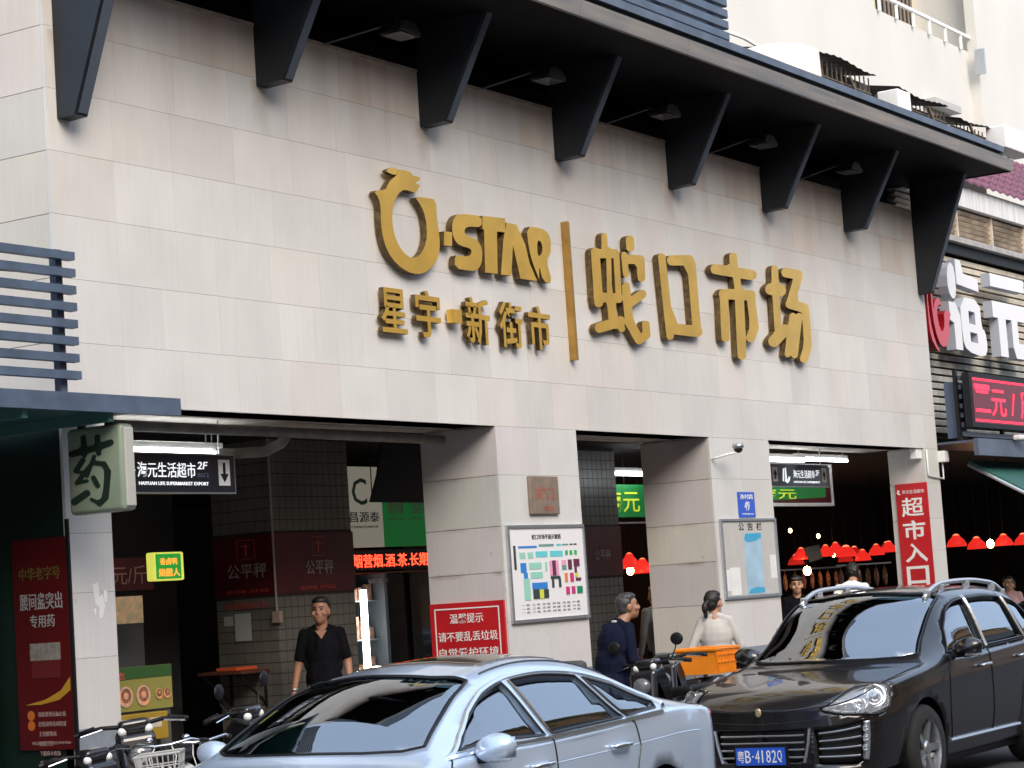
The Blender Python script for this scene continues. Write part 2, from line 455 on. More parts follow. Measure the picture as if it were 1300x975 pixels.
# ---------------------------------------------------------------- floodlights over the wall
def floodlight(x, first=None):
    t = empty('floodlight', (x, -.42, 6.52), 0, None, 'floodlight', 'floodlights along the wall under the canopy')
    q = MB(); q.prism([(-.16, -.02), (-.13, .05), (-.04, .085), (.08, .07), (.15, .0), (.15, -.03)], 'y', -.11, .11); q.build('housing', mat('lamp_housing', (.03, .032, .035), .4, .3), t)
    q = MB(); q.box(-.14, .14, -.10, .10, -.035, -.031); q.build('lens', mat('lamp_lens', (.12, .12, .12), .15, coat=.5), t)
    q = MB(); q.tube([(-.02, 0, .07), (-.10, .1, .06), (-.55, .40, -.12)], .009, 6); q.build('arm', mat('lamp_arm', (.12, .12, .13), .5), t)
    q = MB(); q.tube([(-.05, 0, .07), (-.05, 0, .13)], .018, 8); q.build('knuckle', M_black, t)
    return t
fl = floodlight(15.25)
fl['label'] = 'floodlight between the second and third canopy brackets, nearest the camera'
for x, lb in ((17.66, 'floodlight above the letters STAR, between the third and fourth brackets'), (19.96, 'floodlight above the tall gold characters, between fourth and fifth brackets'),
              (22.25, 'floodlight between the fifth and sixth canopy brackets'), (24.6, 'floodlight between the sixth and seventh canopy brackets, farthest along')):
    c = copy_tree(fl); c.location = (x, -.42, 6.52); c['label'] = lb

# ---------------------------------------------------------------- gold sign
G = {"she":[[[19.681,4.128],[19.718,4.138],[19.746,4.153],[19.881,4.203],[19.912,4.223],[19.921,4.242],[19.914,4.259],[19.917,4.357],[19.901,4.376],[19.866,4.385],[19.816,4.382],[19.777,4.367],[19.759,4.352],[19.754,4.34],[19.75,4.255],[19.722,4.243],[19.711,4.244],[19.572,4.381],[19.568,4.501],[19.573,4.507],[19.865,4.628],[19.893,4.653],[19.894,4.677],[19.875,4.694],[19.852,4.702],[19.827,4.704],[19.79,4.701],[19.752,4.691],[19.572,4.616],[19.564,4.621],[19.555,4.734],[19.519,4.752],[19.472,4.752],[19.422,4.738],[19.392,4.715],[19.386,4.678],[19.389,4.619],[19.38,4.61],[19.372,4.618],[19.372,4.64],[19.386,5.055],[19.367,5.072],[19.341,5.079],[19.306,5.08],[19.222,5.073],[19.201,5.084],[19.155,5.087],[19.161,5.165],[19.164,5.207],[19.15,5.222],[19.116,5.228],[19.092,5.225],[19.068,5.216],[19.045,5.194],[19.032,5.057],[19.022,5.053],[18.975,5.048],[18.931,5.06],[18.885,5.056],[18.838,5.038],[18.813,5.012],[18.812,4.573],[18.798,4.543],[18.811,4.521],[18.813,4.48],[18.825,4.464],[18.847,4.455],[18.869,4.452],[18.904,4.453],[18.939,4.462],[18.962,4.474],[18.977,4.486],[18.99,4.511],[19.062,4.515],[19.072,4.346],[19.06,4.34],[18.835,4.288],[18.811,4.276],[18.79,4.257],[18.785,4.227],[18.799,4.211],[18.821,4.2],[18.845,4.195],[18.879,4.195],[19.237,4.27],[19.269,4.236],[19.29,4.23],[19.325,4.23],[19.362,4.239],[19.388,4.258],[19.394,4.273],[19.38,4.308],[19.398,4.325],[19.586,4.141],[19.629,4.127]],[[19.397,4.381],[19.394,4.377],[19.36,4.39],[19.325,4.393],[19.253,4.383],[19.241,4.385],[19.237,4.524],[19.273,4.526],[19.309,4.527],[19.333,4.532],[19.359,4.545],[19.386,4.568],[19.388,4.565]],[[19.25,4.626],[19.24,4.621],[19.177,4.62],[19.211,4.973],[19.221,4.979],[19.233,4.98],[19.256,4.982],[19.259,4.978]],[[19.079,4.618],[19.076,4.613],[19.064,4.611],[18.994,4.608],[18.986,4.611],[18.985,4.952],[18.997,4.958],[19.103,4.968],[19.112,4.964]],[[19.84,4.792],[19.879,4.81],[19.899,4.836],[19.91,5.038],[19.898,5.056],[19.881,5.064],[19.833,5.07],[19.55,5.044],[19.523,5.069],[19.494,5.072],[19.47,5.069],[19.445,5.06],[19.422,5.041],[19.424,4.957],[19.43,4.826],[19.446,4.809],[19.467,4.804],[19.504,4.807],[19.531,4.817],[19.549,4.83],[19.554,4.843],[19.549,4.944],[19.56,4.951],[19.732,4.966],[19.73,4.809],[19.743,4.796],[19.766,4.788],[19.803,4.786]],[[19.653,5.087],[19.691,5.104],[19.713,5.129],[19.714,5.227],[19.701,5.243],[19.677,5.252],[19.641,5.255],[19.604,5.249],[19.565,5.233],[19.541,5.209],[19.539,5.106],[19.555,5.09],[19.579,5.082],[19.615,5.08]]],"kou":[[[20.375,4.222],[20.418,4.244],[20.427,4.276],[20.436,4.28],[20.931,4.282],[20.975,4.286],[21.013,4.295],[21.057,4.316],[21.078,4.336],[21.084,4.356],[21.078,4.374],[21.051,4.398],[21.046,5.096],[21.038,5.114],[21.009,5.13],[21.001,5.149],[20.987,5.16],[20.953,5.171],[20.914,5.174],[20.503,5.131],[20.451,5.116],[20.413,5.094],[20.397,5.074],[20.397,5.049],[20.423,5.028],[20.46,5.019],[20.498,5.019],[20.849,5.052],[20.855,4.649],[20.857,4.41],[20.845,4.404],[20.423,4.399],[20.372,5.109],[20.349,5.127],[20.299,5.132],[20.246,5.12],[20.213,5.1],[20.204,5.074],[20.258,4.247],[20.269,4.229],[20.298,4.217],[20.336,4.215]]],"shi":[[[22.013,4.095],[22.064,4.112],[22.097,4.14],[22.118,4.331],[22.126,4.338],[22.151,4.314],[22.207,4.302],[22.266,4.307],[22.312,4.321],[22.347,4.346],[22.466,4.473],[22.476,4.493],[22.465,4.519],[22.435,4.823],[22.457,4.851],[22.453,4.878],[22.426,4.896],[22.384,4.906],[22.164,4.896],[22.153,4.9],[22.138,4.915],[22.105,4.929],[22.095,5.014],[22.113,5.019],[22.375,5.022],[22.42,5.029],[22.472,5.046],[22.509,5.069],[22.523,5.091],[22.519,5.117],[22.493,5.135],[22.44,5.145],[22.076,5.14],[22.062,5.143],[22.061,5.275],[22.03,5.296],[21.974,5.301],[21.911,5.287],[21.884,5.273],[21.867,5.256],[21.861,5.137],[21.539,5.132],[21.497,5.127],[21.453,5.116],[21.424,5.103],[21.397,5.083],[21.385,5.062],[21.398,5.031],[21.419,5.02],[21.45,5.013],[21.898,5.016],[21.918,5.012],[21.933,4.889],[21.918,4.882],[21.676,4.867],[21.633,4.861],[21.574,4.84],[21.54,4.811],[21.536,4.785],[21.557,4.761],[21.516,4.3],[21.543,4.276],[21.577,4.269],[21.604,4.268],[21.662,4.278],[21.692,4.291],[21.71,4.306],[21.719,4.326],[21.759,4.751],[21.769,4.755],[21.914,4.763],[21.92,4.757],[21.876,4.128],[21.89,4.109],[21.927,4.094],[21.969,4.091]],[[22.13,4.358],[22.117,4.366],[22.146,4.767],[22.158,4.776],[22.216,4.779],[22.224,4.773],[22.251,4.491]]],"chang":[[[23.64,4.15],[23.674,4.16],[23.71,4.181],[23.857,4.349],[23.85,4.376],[23.873,4.775],[23.85,4.801],[23.851,4.836],[23.805,4.86],[23.507,4.879],[23.763,5.191],[23.765,5.219],[23.731,5.243],[23.685,5.252],[23.322,5.25],[23.274,5.242],[23.224,5.226],[23.188,5.203],[23.174,5.181],[23.182,5.155],[23.223,5.136],[23.269,5.131],[23.466,5.131],[23.48,5.125],[23.267,4.861],[23.229,4.83],[23.221,4.809],[23.23,4.789],[23.251,4.776],[23.296,4.766],[23.655,4.746],[23.65,4.717],[23.63,4.729],[23.59,4.735],[23.557,4.733],[23.524,4.725],[23.489,4.706],[23.43,4.724],[23.398,4.724],[23.354,4.716],[23.318,4.7],[23.303,4.685],[23.244,4.562],[23.168,4.572],[23.069,4.56],[23.062,4.566],[23.078,4.887],[23.087,4.893],[23.134,4.898],[23.183,4.911],[23.243,4.941],[23.27,4.977],[23.256,5.01],[23.234,5.023],[23.196,5.033],[23.087,5.037],[23.094,5.222],[23.079,5.241],[23.044,5.251],[22.998,5.249],[22.948,5.236],[22.914,5.213],[22.9,5.035],[22.82,5.021],[22.771,5.004],[22.724,4.973],[22.709,4.945],[22.719,4.919],[22.754,4.899],[22.797,4.89],[22.873,4.89],[22.892,4.886],[22.873,4.493],[22.885,4.473],[22.712,4.382],[22.686,4.353],[22.685,4.326],[22.709,4.303],[22.751,4.289],[22.811,4.284],[22.872,4.29],[22.937,4.31],[23.173,4.428],[23.179,4.418],[23.089,4.222],[23.095,4.202],[23.129,4.188],[23.175,4.186],[23.224,4.196],[23.258,4.216],[23.287,4.192],[23.315,4.184],[23.362,4.183],[23.403,4.192],[23.432,4.207],[23.443,4.222],[23.642,4.676],[23.651,4.636],[23.635,4.356],[23.5,4.204],[23.49,4.183],[23.502,4.163],[23.544,4.147],[23.591,4.144]],[[23.277,4.226],[23.282,4.26]],[[23.305,4.289],[23.308,4.316]],[[23.329,4.345],[23.331,4.366]]],"dragon":[[[15.183,5.188],[15.357,5.213],[15.388,5.253],[15.44,5.309],[15.547,5.368],[15.566,5.419],[15.69,5.431],[15.774,5.417],[15.789,5.391],[15.893,5.398],[15.904,5.366],[15.832,5.345],[15.837,5.326],[15.896,5.325],[15.868,5.291],[15.814,5.24],[15.749,5.248],[15.664,5.254],[15.594,5.234],[15.527,5.18],[15.473,5.113],[15.436,5.02],[15.434,4.9],[15.472,4.785],[15.569,4.685],[15.701,4.647],[15.808,4.677],[15.904,4.767],[15.951,4.874],[15.954,4.996],[15.923,5.094],[15.854,5.167],[15.796,5.205],[15.989,5.22],[16.13,5.22],[16.123,5.055],[16.147,4.894],[16.14,4.77],[16.066,4.641],[15.896,4.538],[15.755,4.512],[15.619,4.52],[15.456,4.575],[15.333,4.672],[15.274,4.804],[15.264,4.961],[15.273,5.041],[15.259,5.128]]],"ear":[[[15.382,5.387],[15.452,5.42],[15.534,5.435],[15.579,5.412],[15.548,5.376],[15.49,5.365],[15.44,5.373]]],"dot":[[[16.224,4.943],[16.354,4.948],[16.339,4.818],[16.209,4.814]]],"S":[[[16.507,5.134],[16.863,5.155],[16.85,5.044],[16.654,5.033],[16.566,5.007],[16.552,4.952],[16.642,4.934],[16.77,4.915],[16.836,4.838],[16.814,4.709],[16.738,4.64],[16.623,4.617],[16.36,4.62],[16.374,4.739],[16.454,4.743],[16.565,4.745],[16.63,4.765],[16.656,4.799],[16.63,4.828],[16.465,4.837],[16.389,4.873],[16.356,4.936],[16.365,5.04],[16.423,5.104]]],"T":[[[16.874,5.156],[17.268,5.174],[17.24,5.038],[17.104,5.032],[17.066,4.631],[16.856,4.625],[16.885,5.026],[16.859,5.03]]],"A":[[[17.279,5.134],[17.453,5.135],[17.589,4.954],[17.64,4.785],[17.757,4.621],[17.459,4.62],[17.368,4.932],[17.303,4.634],[17.124,4.629],[17.203,4.959]]],"R":[[[17.628,5.137],[17.898,5.148],[18.03,5.113],[18.062,5.012],[18.036,4.91],[17.948,4.835],[18.04,4.623],[17.863,4.621],[17.811,4.79],[17.798,4.629],[17.779,4.667],[17.697,4.79],[17.649,4.916]],[[17.808,5.024],[17.881,5.014],[17.9,4.941],[17.855,4.875],[17.792,4.865]]],"yao":[[[-0.59,2.444],[-0.599,2.448],[-0.658,2.486],[-0.665,2.494],[-0.699,2.669],[-0.697,2.681],[-0.688,2.69],[-0.659,2.737],[-0.652,2.743],[-0.641,2.747],[-0.625,2.747],[-0.557,2.759],[-0.569,2.786],[-0.564,2.795],[-0.552,2.8],[-0.544,2.8],[-0.536,2.795],[-0.506,2.743],[-0.494,2.736],[-0.444,2.696],[-0.414,2.706],[-0.414,2.709],[-0.469,2.761],[-0.471,2.769],[-0.469,2.775],[-0.459,2.785],[-0.474,2.788],[-0.482,2.793],[-0.486,2.8],[-0.487,2.811],[-0.569,2.822],[-0.571,2.803],[-0.578,2.794],[-0.59,2.788],[-0.604,2.789],[-0.613,2.793],[-0.618,2.799],[-0.619,2.83],[-0.72,2.847],[-0.732,2.857],[-0.735,2.871],[-0.73,2.879],[-0.723,2.885],[-0.715,2.888],[-0.704,2.89],[-0.619,2.877],[-0.616,2.879],[-0.615,2.882],[-0.612,2.922],[-0.603,2.931],[-0.588,2.935],[-0.574,2.931],[-0.568,2.926],[-0.565,2.921],[-0.567,2.869],[-0.517,2.861],[-0.486,2.859],[-0.483,2.929],[-0.476,2.937],[-0.461,2.941],[-0.449,2.94],[-0.439,2.933],[-0.436,2.925],[-0.435,2.854],[-0.333,2.843],[-0.319,2.835],[-0.316,2.829],[-0.315,2.821],[-0.323,2.808],[-0.338,2.8],[-0.35,2.799],[-0.436,2.807],[-0.442,2.795],[-0.453,2.788],[-0.439,2.787],[-0.427,2.782],[-0.354,2.711],[-0.354,2.699],[-0.362,2.691],[-0.374,2.686],[-0.389,2.685],[-0.413,2.677],[-0.418,2.674],[-0.362,2.628],[-0.36,2.621],[-0.362,2.615],[-0.368,2.609],[-0.374,2.606],[-0.388,2.604],[-0.4,2.609],[-0.478,2.614],[-0.486,2.617],[-0.49,2.622],[-0.49,2.628],[-0.486,2.634],[-0.479,2.637],[-0.472,2.639],[-0.437,2.637],[-0.435,2.638],[-0.457,2.656],[-0.461,2.657],[-0.468,2.649],[-0.476,2.647],[-0.484,2.647],[-0.492,2.651],[-0.54,2.732],[-0.551,2.727],[-0.616,2.716],[-0.619,2.713],[-0.643,2.674],[-0.612,2.512],[-0.569,2.483],[-0.513,2.509],[-0.506,2.51],[-0.499,2.507],[-0.493,2.499],[-0.495,2.493],[-0.5,2.488],[-0.552,2.463],[-0.558,2.454],[-0.566,2.448],[-0.578,2.444]],[[-0.352,2.469],[-0.364,2.472],[-0.492,2.525],[-0.497,2.53],[-0.5,2.538],[-0.497,2.551],[-0.49,2.558],[-0.482,2.562],[-0.463,2.566],[-0.45,2.562],[-0.331,2.514],[-0.323,2.51],[-0.316,2.499],[-0.319,2.484],[-0.332,2.473]],[[-0.575,2.569],[-0.585,2.571],[-0.591,2.576],[-0.594,2.582],[-0.593,2.59],[-0.556,2.65],[-0.546,2.658],[-0.531,2.66],[-0.521,2.656],[-0.516,2.651],[-0.513,2.643],[-0.515,2.637],[-0.552,2.577],[-0.564,2.57]]]}
sg = empty('raised_sign', (15, 0, 4.4), 0, 'gold dragon ring emblem beside raised gold letters reading STAR', 'sign'); sg.location = (0, 0, 0)
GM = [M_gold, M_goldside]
poly_solid('dragon_emblem', [smooth_loop(G['dragon'][0])], -.085, .065, GM, sg)
poly_solid('dragon_ear', [smooth_loop(G['ear'][0])], -.083, .05, GM, sg)
poly_solid('dot', G['dot'], -.085, .06, GM, sg)
for k in 'STAR': poly_solid('letter', [smooth_loop(l) if k in 'SR' else l for l in G[k]], -.085, .065, GM, sg)
q = MB()
for x, z in ((15.3, 4.8), (15.9, 4.9), (15.6, 5.3), (16.33, 4.85), (16.6, 4.9), (17.0, 4.9), (17.4, 4.8), (17.9, 4.8)): q.tube([(x, -.05, z), (x, .002, z)], .02, 6)
sg2 = empty('raised_sign', (0, 0, 0), 0, 'row of small gold Chinese characters with a square dot beneath the STAR wordmark', 'sign')
def raised_text(s, box, parent, depth=.05, front=-.075, bold=.016, sx_=1):
    cu = bpy.data.curves.new('letter', 'FONT'); cu.body = s; cu.size = 1; cu.offset = bold; cu.extrude = .1; cu.resolution_u = 2
    me = flat_from_curve(cu); n = len(me.vertices); co = np.empty(n*3, 'f'); me.vertices.foreach_get('co', co); co = co.reshape(-1, 3)
    lo = co.min(0); hi = co.max(0); co = (co-lo)/(hi-lo); x0, x1, z0, z1 = box
    out = np.stack([x0+co[:, 0]*(x1-x0), front+depth*(1-co[:, 2]), z0+co[:, 1]*(z1-z0)], 1)
    me.vertices.foreach_set('co', out.ravel()); me.update(); me.materials.clear(); [me.materials.append(k) for k in GM]
    for p in me.polygons: p.material_index = 0 if abs(p.normal.y) > .7 else 1
    o = bpy.data.objects.new('letter', me); C.objects.link(o); o.parent = parent; return o
for s, b in (('星', (15.2, 15.58, 3.97, 4.36)), ('宇', (15.72, 16.10, 3.96, 4.38)), ('新', (16.5, 16.9, 3.95, 4.38)), ('街', (17.06, 17.46, 3.95, 4.38)), ('市', (17.57, 17.96, 3.96, 4.38))): raised_text(s, b, sg2)
bx('dot', 16.26, 16.4, -.10, -.03, 4.12, 4.24, M_gold, sg2)
bar = bx('divider_bar', 18.40, 18.447, -.075, -.002, 3.9, 5.27, [mat('dull_gold', (.42, .24, .055), .35, .5, noise=.2, nscale=6)], None); tag(bar, 'thin upright gold bar dividing the two halves of the wall sign', 'sign bar')
sg3 = empty('raised_sign', (0, 0, 0), 0, 'four tall rounded gold Chinese characters right of the dividing bar', 'sign')
for k in ('she', 'kou', 'shi', 'chang'): poly_solid('letter', [smooth_loop(l) for l in G[k] if len(l) > 5], -.085, .065, GM, sg3)

# ---------------------------------------------------------------- boards and plates on the pillars
t = empty('stone_plaque', (0, 0, 0), 0, 'small square bronze plaque with faint red characters above the floor plan', 'plaque')
M_brz = mat('bronze_plaque', (.25, .19, .145), .5, .2, noise=.2, nscale=9)
q = MB(); q.bbox(17.46, 17.97, -.035, -.001, 2.40, 2.76, .008); q.build('plate', M_brz, t)
text('lettering', '蛇口', (17.56, 17.88, 2.54, 2.66), -.0355, m=mat('faded_red_paint', (.42, .11, .07), .6), parent=t, bold=-.01)
text('lettering', '市场', (17.68, 17.86, 2.43, 2.475), -.0355, m=MATS['faded_red_paint'], parent=t)
# floor plan
t = empty('floor_plan_board', (0, 0, 0), 0, 'white floor plan board with coloured blocks in a grey frame on the middle pillar', 'board')
bx('board', 17.06, 18.37, -.02, -.001, 1.43, 2.27, mat('white_board', (.82, .82, .83), .25, coat=.4), t)
for a in ((17.03, 18.40, 2.27, 2.30), (17.03, 18.40, 1.40, 1.43)): bx('frame_bar', a[0], a[1], -.032, -.001, a[2], a[3], M_alu, t)
for a in ((17.03, 17.058), (18.372, 18.40)): bx('frame_bar', a[0], a[1], -.032, -.001, 1.431, 2.269, M_alu, t)
pc = dict(b=(.03, .22, .62), c=(.13, .58, .62), g=(.30, .62, .50), k=(.03, .05, .05), p=(.75, .35, .50), m=(.55, .03, .18), o=(.75, .22, .05), d=(.13, .02, .06), G=(.04, .42, .12), D=(.01, .22, .10), y=(.65, .68, .08), e=(.15, .30, .27))
FP = [(90,210,260,230,'b'),(280,198,420,220,'e'),(445,198,490,218,'c'),(500,200,560,214,'e'),(575,200,600,214,'k'),(612,200,640,214,'k'),(98,268,150,325,'g'),(172,268,222,325,'g'),(245,262,355,315,'c'),(380,262,500,315,'c'),
 (525,262,550,305,'G'),(568,262,593,305,'G'),(612,262,637,305,'G'),(100,362,152,450,'b'),(125,450,160,505,'b'),(118,505,175,700,'g'),(178,362,292,422,'g'),(185,448,298,505,'g'),(325,360,345,445,'g'),(368,350,392,490,'p'),(392,350,425,490,'d'),(425,350,452,490,'p'),
 (372,495,462,520,'k'),(380,520,400,600,'k'),(445,520,466,600,'k'),(483,350,525,400,'p'),(485,402,526,440,'e'),(545,348,580,440,'d'),(600,345,655,415,'d'),(605,415,625,480,'d'),(505,472,532,555,'o'),(558,472,590,555,'m'),(605,475,635,512,'y'),(612,520,660,548,'d'),
 (195,545,335,605,'b'),(200,607,255,692,'k'),(258,610,295,692,'y'),(297,610,342,690,'k'),(510,598,542,670,'m'),(565,598,597,665,'m'),(618,600,668,665,'D'),(45,205,62,420,'k')]
def fpx(a): return 17.06+(a-15)/(700-15)*1.30
def fpz(b): return 2.265-(b-55)/(865-55)*.83
for k, (a, b, c_, d, col) in enumerate(FP):
    bx('plan_block', fpx(a), fpx(c_), -.0225-.0001*k, -.0205, fpz(d), fpz(b), mat('plan_'+{'G': 'leaf', 'D': 'forest'}.get(col, col), pc[col], .4), t)
text('lettering', '蛇口市场平面示意图', (17.45, 17.96, 2.165, 2.212), -.0205, m=M_black, parent=t)
for r_ in range(3):
    text('lettering', '一 区  二 区  三 区  四 区  五 区  六 区', (17.20, 18.24, 1.485+r_*.034, 1.502+r_*.034), -.0205, m=mat('grey_print', (.25, .25, .27), .5), parent=t)
# red notice on the jamb
t = empty('notice_board', (0, 0, 0), 0, 'red notice with white border and characters on the side of the middle pillar', 'notice')
bx('board', 16.952, 16.979, .02, .84, .85, 1.625, M_red, t)
q = MB()
for a in ((.07, .79, 1.565, 1.577), (.07, .79, .93, .942)): q.box(16.949, 16.9515, a[0], a[1], a[2], a[3])
for a in (.07, .778): q.box(16.949, 16.9515, a, a+.012, .943, 1.564)
q.build('border', M_whitepr, t)
text('lettering', '温馨提示', (.62, .25, 1.435, 1.525), 16.9515, 'left', M_whitepr, t, .02)
text('lettering', '请不要乱丢垃圾', (.76, .10, 1.27, 1.36), 16.9515, 'left', M_whitepr, t, .02)
text('lettering', '自觉爱护环境', (.76, .10, 1.12, 1.21), 16.9515, 'left', M_whitepr, t, .02)
# street number plate
t = empty('number_plate', (0, 0, 0), 0, 'blue house number plate reading 49 on the right hand pillar', 'sign')
bx('plate', 21.77, 22.17, -.012, -.001, 2.345, 2.625, mat('enamel_blue', (.02, .10, .60), .3, coat=.4), t)
text('lettering', '渔村路', (21.81, 22.13, 2.545, 2.60), -.0125, m=M_whitepr, parent=t, bold=.02)
text('lettering', '49', (21.91, 22.03, 2.42, 2.52), -.0125, m=M_whitepr, parent=t, bold=.01)
text('lettering', 'YUCUN LU', (21.83, 22.11, 2.372, 2.39), -.0125, m=M_whitepr, parent=t)
# notice board with posters
t = empty('notice_board', (0, 0, 0), 0, 'framed notice board with a tall pale blue poster on the right hand pillar', 'board')
bx('board', 21.32, 22.6, -.012, -.001, 1.49, 2.305, mat('board_cream', (.50, .485, .46), .6, noise=.05), t)
for a in ((21.28, 22.64, 2.305, 2.33), (21.28, 22.64, 1.46, 1.489)): bx('frame_bar', a[0], a[1], -.03, -.001, a[2], a[3], M_alu, t)
for a in ((21.28, 21.318), (22.602, 22.64)): bx('frame_bar', a[0], a[1], -.03, -.001, 1.49, 2.304, M_alu, t)
for k, ch in enumerate('公告栏'): text('lettering', ch, (21.72+k*.22, 21.85+k*.22, 2.20, 2.285), -.0125, m=M_black, parent=t, bold=.03)
bx('poster', 21.83, 22.25, -.015, -.0125, 1.50, 2.17, mat('pale_blue_poster', (.36, .53, .66), .4, noise=.12, nscale=4), t)
for PW in ([(21.83, 2.10), (21.87, 2.165), (22.25, 2.17), (22.25, 2.12), (22.1, 2.08), (21.9, 2.07)], [(21.84, 1.505), (21.9, 1.55), (22.05, 1.575), (22.25, 1.56), (22.25, 1.51)]):
    q = MB(); q.prism(PW, 'y', -.0165, -.0152); q.build('poster_wave', mat('poster_blue', (.05, .36, .58), .4), t)
bx('paper', 21.44, 21.68, -.016, -.0125, 1.50, 1.80, M_white, t)
bx('paper', 21.35, 21.437, -.015, -.0125, 1.55, 1.78, M_white, t)
bx('paper', 22.44, 22.59, -.015, -.0125, 1.66, 1.92, M_white, t)
# camera
t = empty('security_camera', (0, 0, 0), 0, 'small security camera on a curved arm at the corner of the right hand pillar', 'camera')
q = MB(); q.tube([(21.23, .0, 2.98), (21.24, -.06, 2.99), (21.3, -.17, 3.02), (21.35, -.25, 3.03)], .013, 8); q.build('arm', M_white, t, smooth=True)
q = MB(); q.ell((21.37, -.26, 3.07), (.05, .05, .045)); q.build('dome', M_black, t, smooth=True)
q = MB(); q.lathe([(.001, 3.13), (.06, 3.125), (.065, 3.09), (.05, 3.075)], (21.37, -.26, 0)); q.build('hood', M_alu, t, smooth=True)
# red supermarket banner on jamb
t = empty('banner', (0, 0, 0), 0, 'tall red banner with large white characters on the far right pillar', 'banner')
bx('cloth', 27.228, 27.249, -.01, .43, .9, 2.775, M_red, t)
text('lettering', '海元生活超市', (.34, .03, 2.64, 2.69), 27.2275, 'left', M_whitepr, t, .02)
q = MB(); q.prism([(.415, 2.655), (.40, 2.70), (.37, 2.69), (.385, 2.66), (.36, 2.64), (.38, 2.63)], 'x', 27.2255, 27.2275); q.build('logo', M_whitepr, t)
for k, ch in enumerate('超市入口'): text('lettering', ch, (.365, .055, 2.34-k*.30, 2.59-k*.30-.0), 27.2275, 'left', M_whitepr, t, .022 if k else .012, hb=.022)
text('lettering', '↓', (.28, .14, 1.16, 1.38), 27.2275, 'left', M_whitepr, t, .03)
t = empty('torn_paper', (0, 0, 0), 0, 'torn remains of white paper stuck on the first pillar', 'paper')
for pl_ in ([(11.60, 1.93), (11.66, 1.95), (11.665, 1.84), (11.70, 1.86), (11.72, 1.78), (11.69, 1.70), (11.655, 1.69), (11.66, 1.77), (11.62, 1.80)], [(11.71, 1.90), (11.745, 1.88), (11.74, 1.80), (11.715, 1.81)], [(11.60, 1.76), (11.625, 1.765), (11.62, 1.70)]):
    q = MB(); q.prism(pl_, 'y', -.0015, -.0003); q.build('scrap', M_white, t)
# small boxes and conduit on the right pillar
t = empty('junction_box', (0, 0, 0), 0, 'small white electrical box at the lintel corner above the red banner', 'electrical box'); bx('case', 27.06, 27.24, .02, .12, 3.08, 3.22, M_white, t, .01)
t = empty('junction_box', (0, 0, 0), 0, 'small white electrical box on the outer edge of the market front', 'electrical box'); bx('case', X1+.001, X1+.16, -.09, .02, 3.04, 3.19, M_white, t, .01)
q = MB(); q.tube([(27.3, -.02, 3.2), (27.3, -.02, 2.88), (27.31, -.02, 2.86), (X1+.08, -.02, 2.82), (X1+.08, -.02, 3.03)], .012, 6); tag(q.build('conduit', M_white, None, smooth=True), 'thin white conduit bent along the top of the last pillar', 'conduit')

# ================================================================ INSIDE THE MARKET
def tiled(name, x0, x1, y0, y1, z0, z1, face, m, parent):
    """small square wall tiles as one relief sheet"""
    q = MB(); s = .098
    if face == 'f':
        n = int((x1-x0)/s); k = int((z1-z0)/s)
        for i in range(n):
            for j in range(k):
                a = x0+i*(x1-x0)/n; b = z0+j*(z1-z0)/k; q.box(a, a+(x1-x0)/n-.008, y0-.006, y0, b, b+(z1-z0)/k-.008)
    else:
        n = int((y1-y0)/s); k = int((z1-z0)/s)
        for i in range(n):
            for j in range(k):
                a = y0+i*(y1-y0)/n; b = z0+j*(z1-z0)/k; q.box(x0-.006, x0, a, a+(y1-y0)/n-.008, b, b+(z1-z0)/k-.008)
    o = q.build(name, m, parent, fix=False); o['kind'] = 'stuff'; return o
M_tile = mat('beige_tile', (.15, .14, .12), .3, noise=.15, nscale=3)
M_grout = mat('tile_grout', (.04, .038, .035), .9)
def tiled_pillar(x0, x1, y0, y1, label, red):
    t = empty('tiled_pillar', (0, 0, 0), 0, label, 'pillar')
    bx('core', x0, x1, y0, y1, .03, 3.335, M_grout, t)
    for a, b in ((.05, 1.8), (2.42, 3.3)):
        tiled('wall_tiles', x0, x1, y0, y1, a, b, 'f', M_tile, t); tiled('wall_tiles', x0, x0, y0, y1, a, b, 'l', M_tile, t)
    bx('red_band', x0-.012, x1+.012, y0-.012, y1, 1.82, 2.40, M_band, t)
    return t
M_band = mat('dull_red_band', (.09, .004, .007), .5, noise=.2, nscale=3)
MP = mat('faint_white_print', (.34, .30, .27), .6)
M_redline = mat('red_line_print', (.60, .08, .06), .5)
t = tiled_pillar(16.4, 17.62, 2.2, 2.95, 'beige tiled pillar with a red band behind the standing man in black', True)
text('lettering', '公平秤', (2.78, 2.30, 1.99, 2.13), 16.3875, 'left', MP, t, .02)
text('lettering', '公平秤', (16.85, 17.28, 1.99, 2.13), 2.187, m=MP, parent=t, bold=.02)
text('lettering', '蛇口市场  公平公正', (2.80, 2.28, 1.85, 1.885), 16.3875, 'left', M_redline, t)
text('lettering', '蛇口市场  公平公正', (16.75, 17.3, 1.85, 1.885), 2.187, m=M_redline, parent=t)
q = MB()
for a, b, c_, d in ((16.96, 17.16, 2.35, 2.355), (16.96, 17.16, 2.17, 2.175), (16.96, 16.965, 2.176, 2.349), (17.155, 17.16, 2.176, 2.349), (17.05, 17.07, 2.2, 2.32), (17.01, 17.11, 2.29, 2.30)): q.box(a, b, 2.1855, 2.1878, c_, d)
for a, b, c_, d in ((2.43, 2.65, 2.35, 2.355), (2.43, 2.65, 2.17, 2.175), (2.43, 2.435, 2.176, 2.349), (2.645, 2.65, 2.176, 2.349), (2.53, 2.55, 2.2, 2.32), (2.48, 2.6, 2.29, 2.30)): q.box(16.3855, 16.3878, a, b, c_, d)
q.build('scales_emblem', M_redline, t)
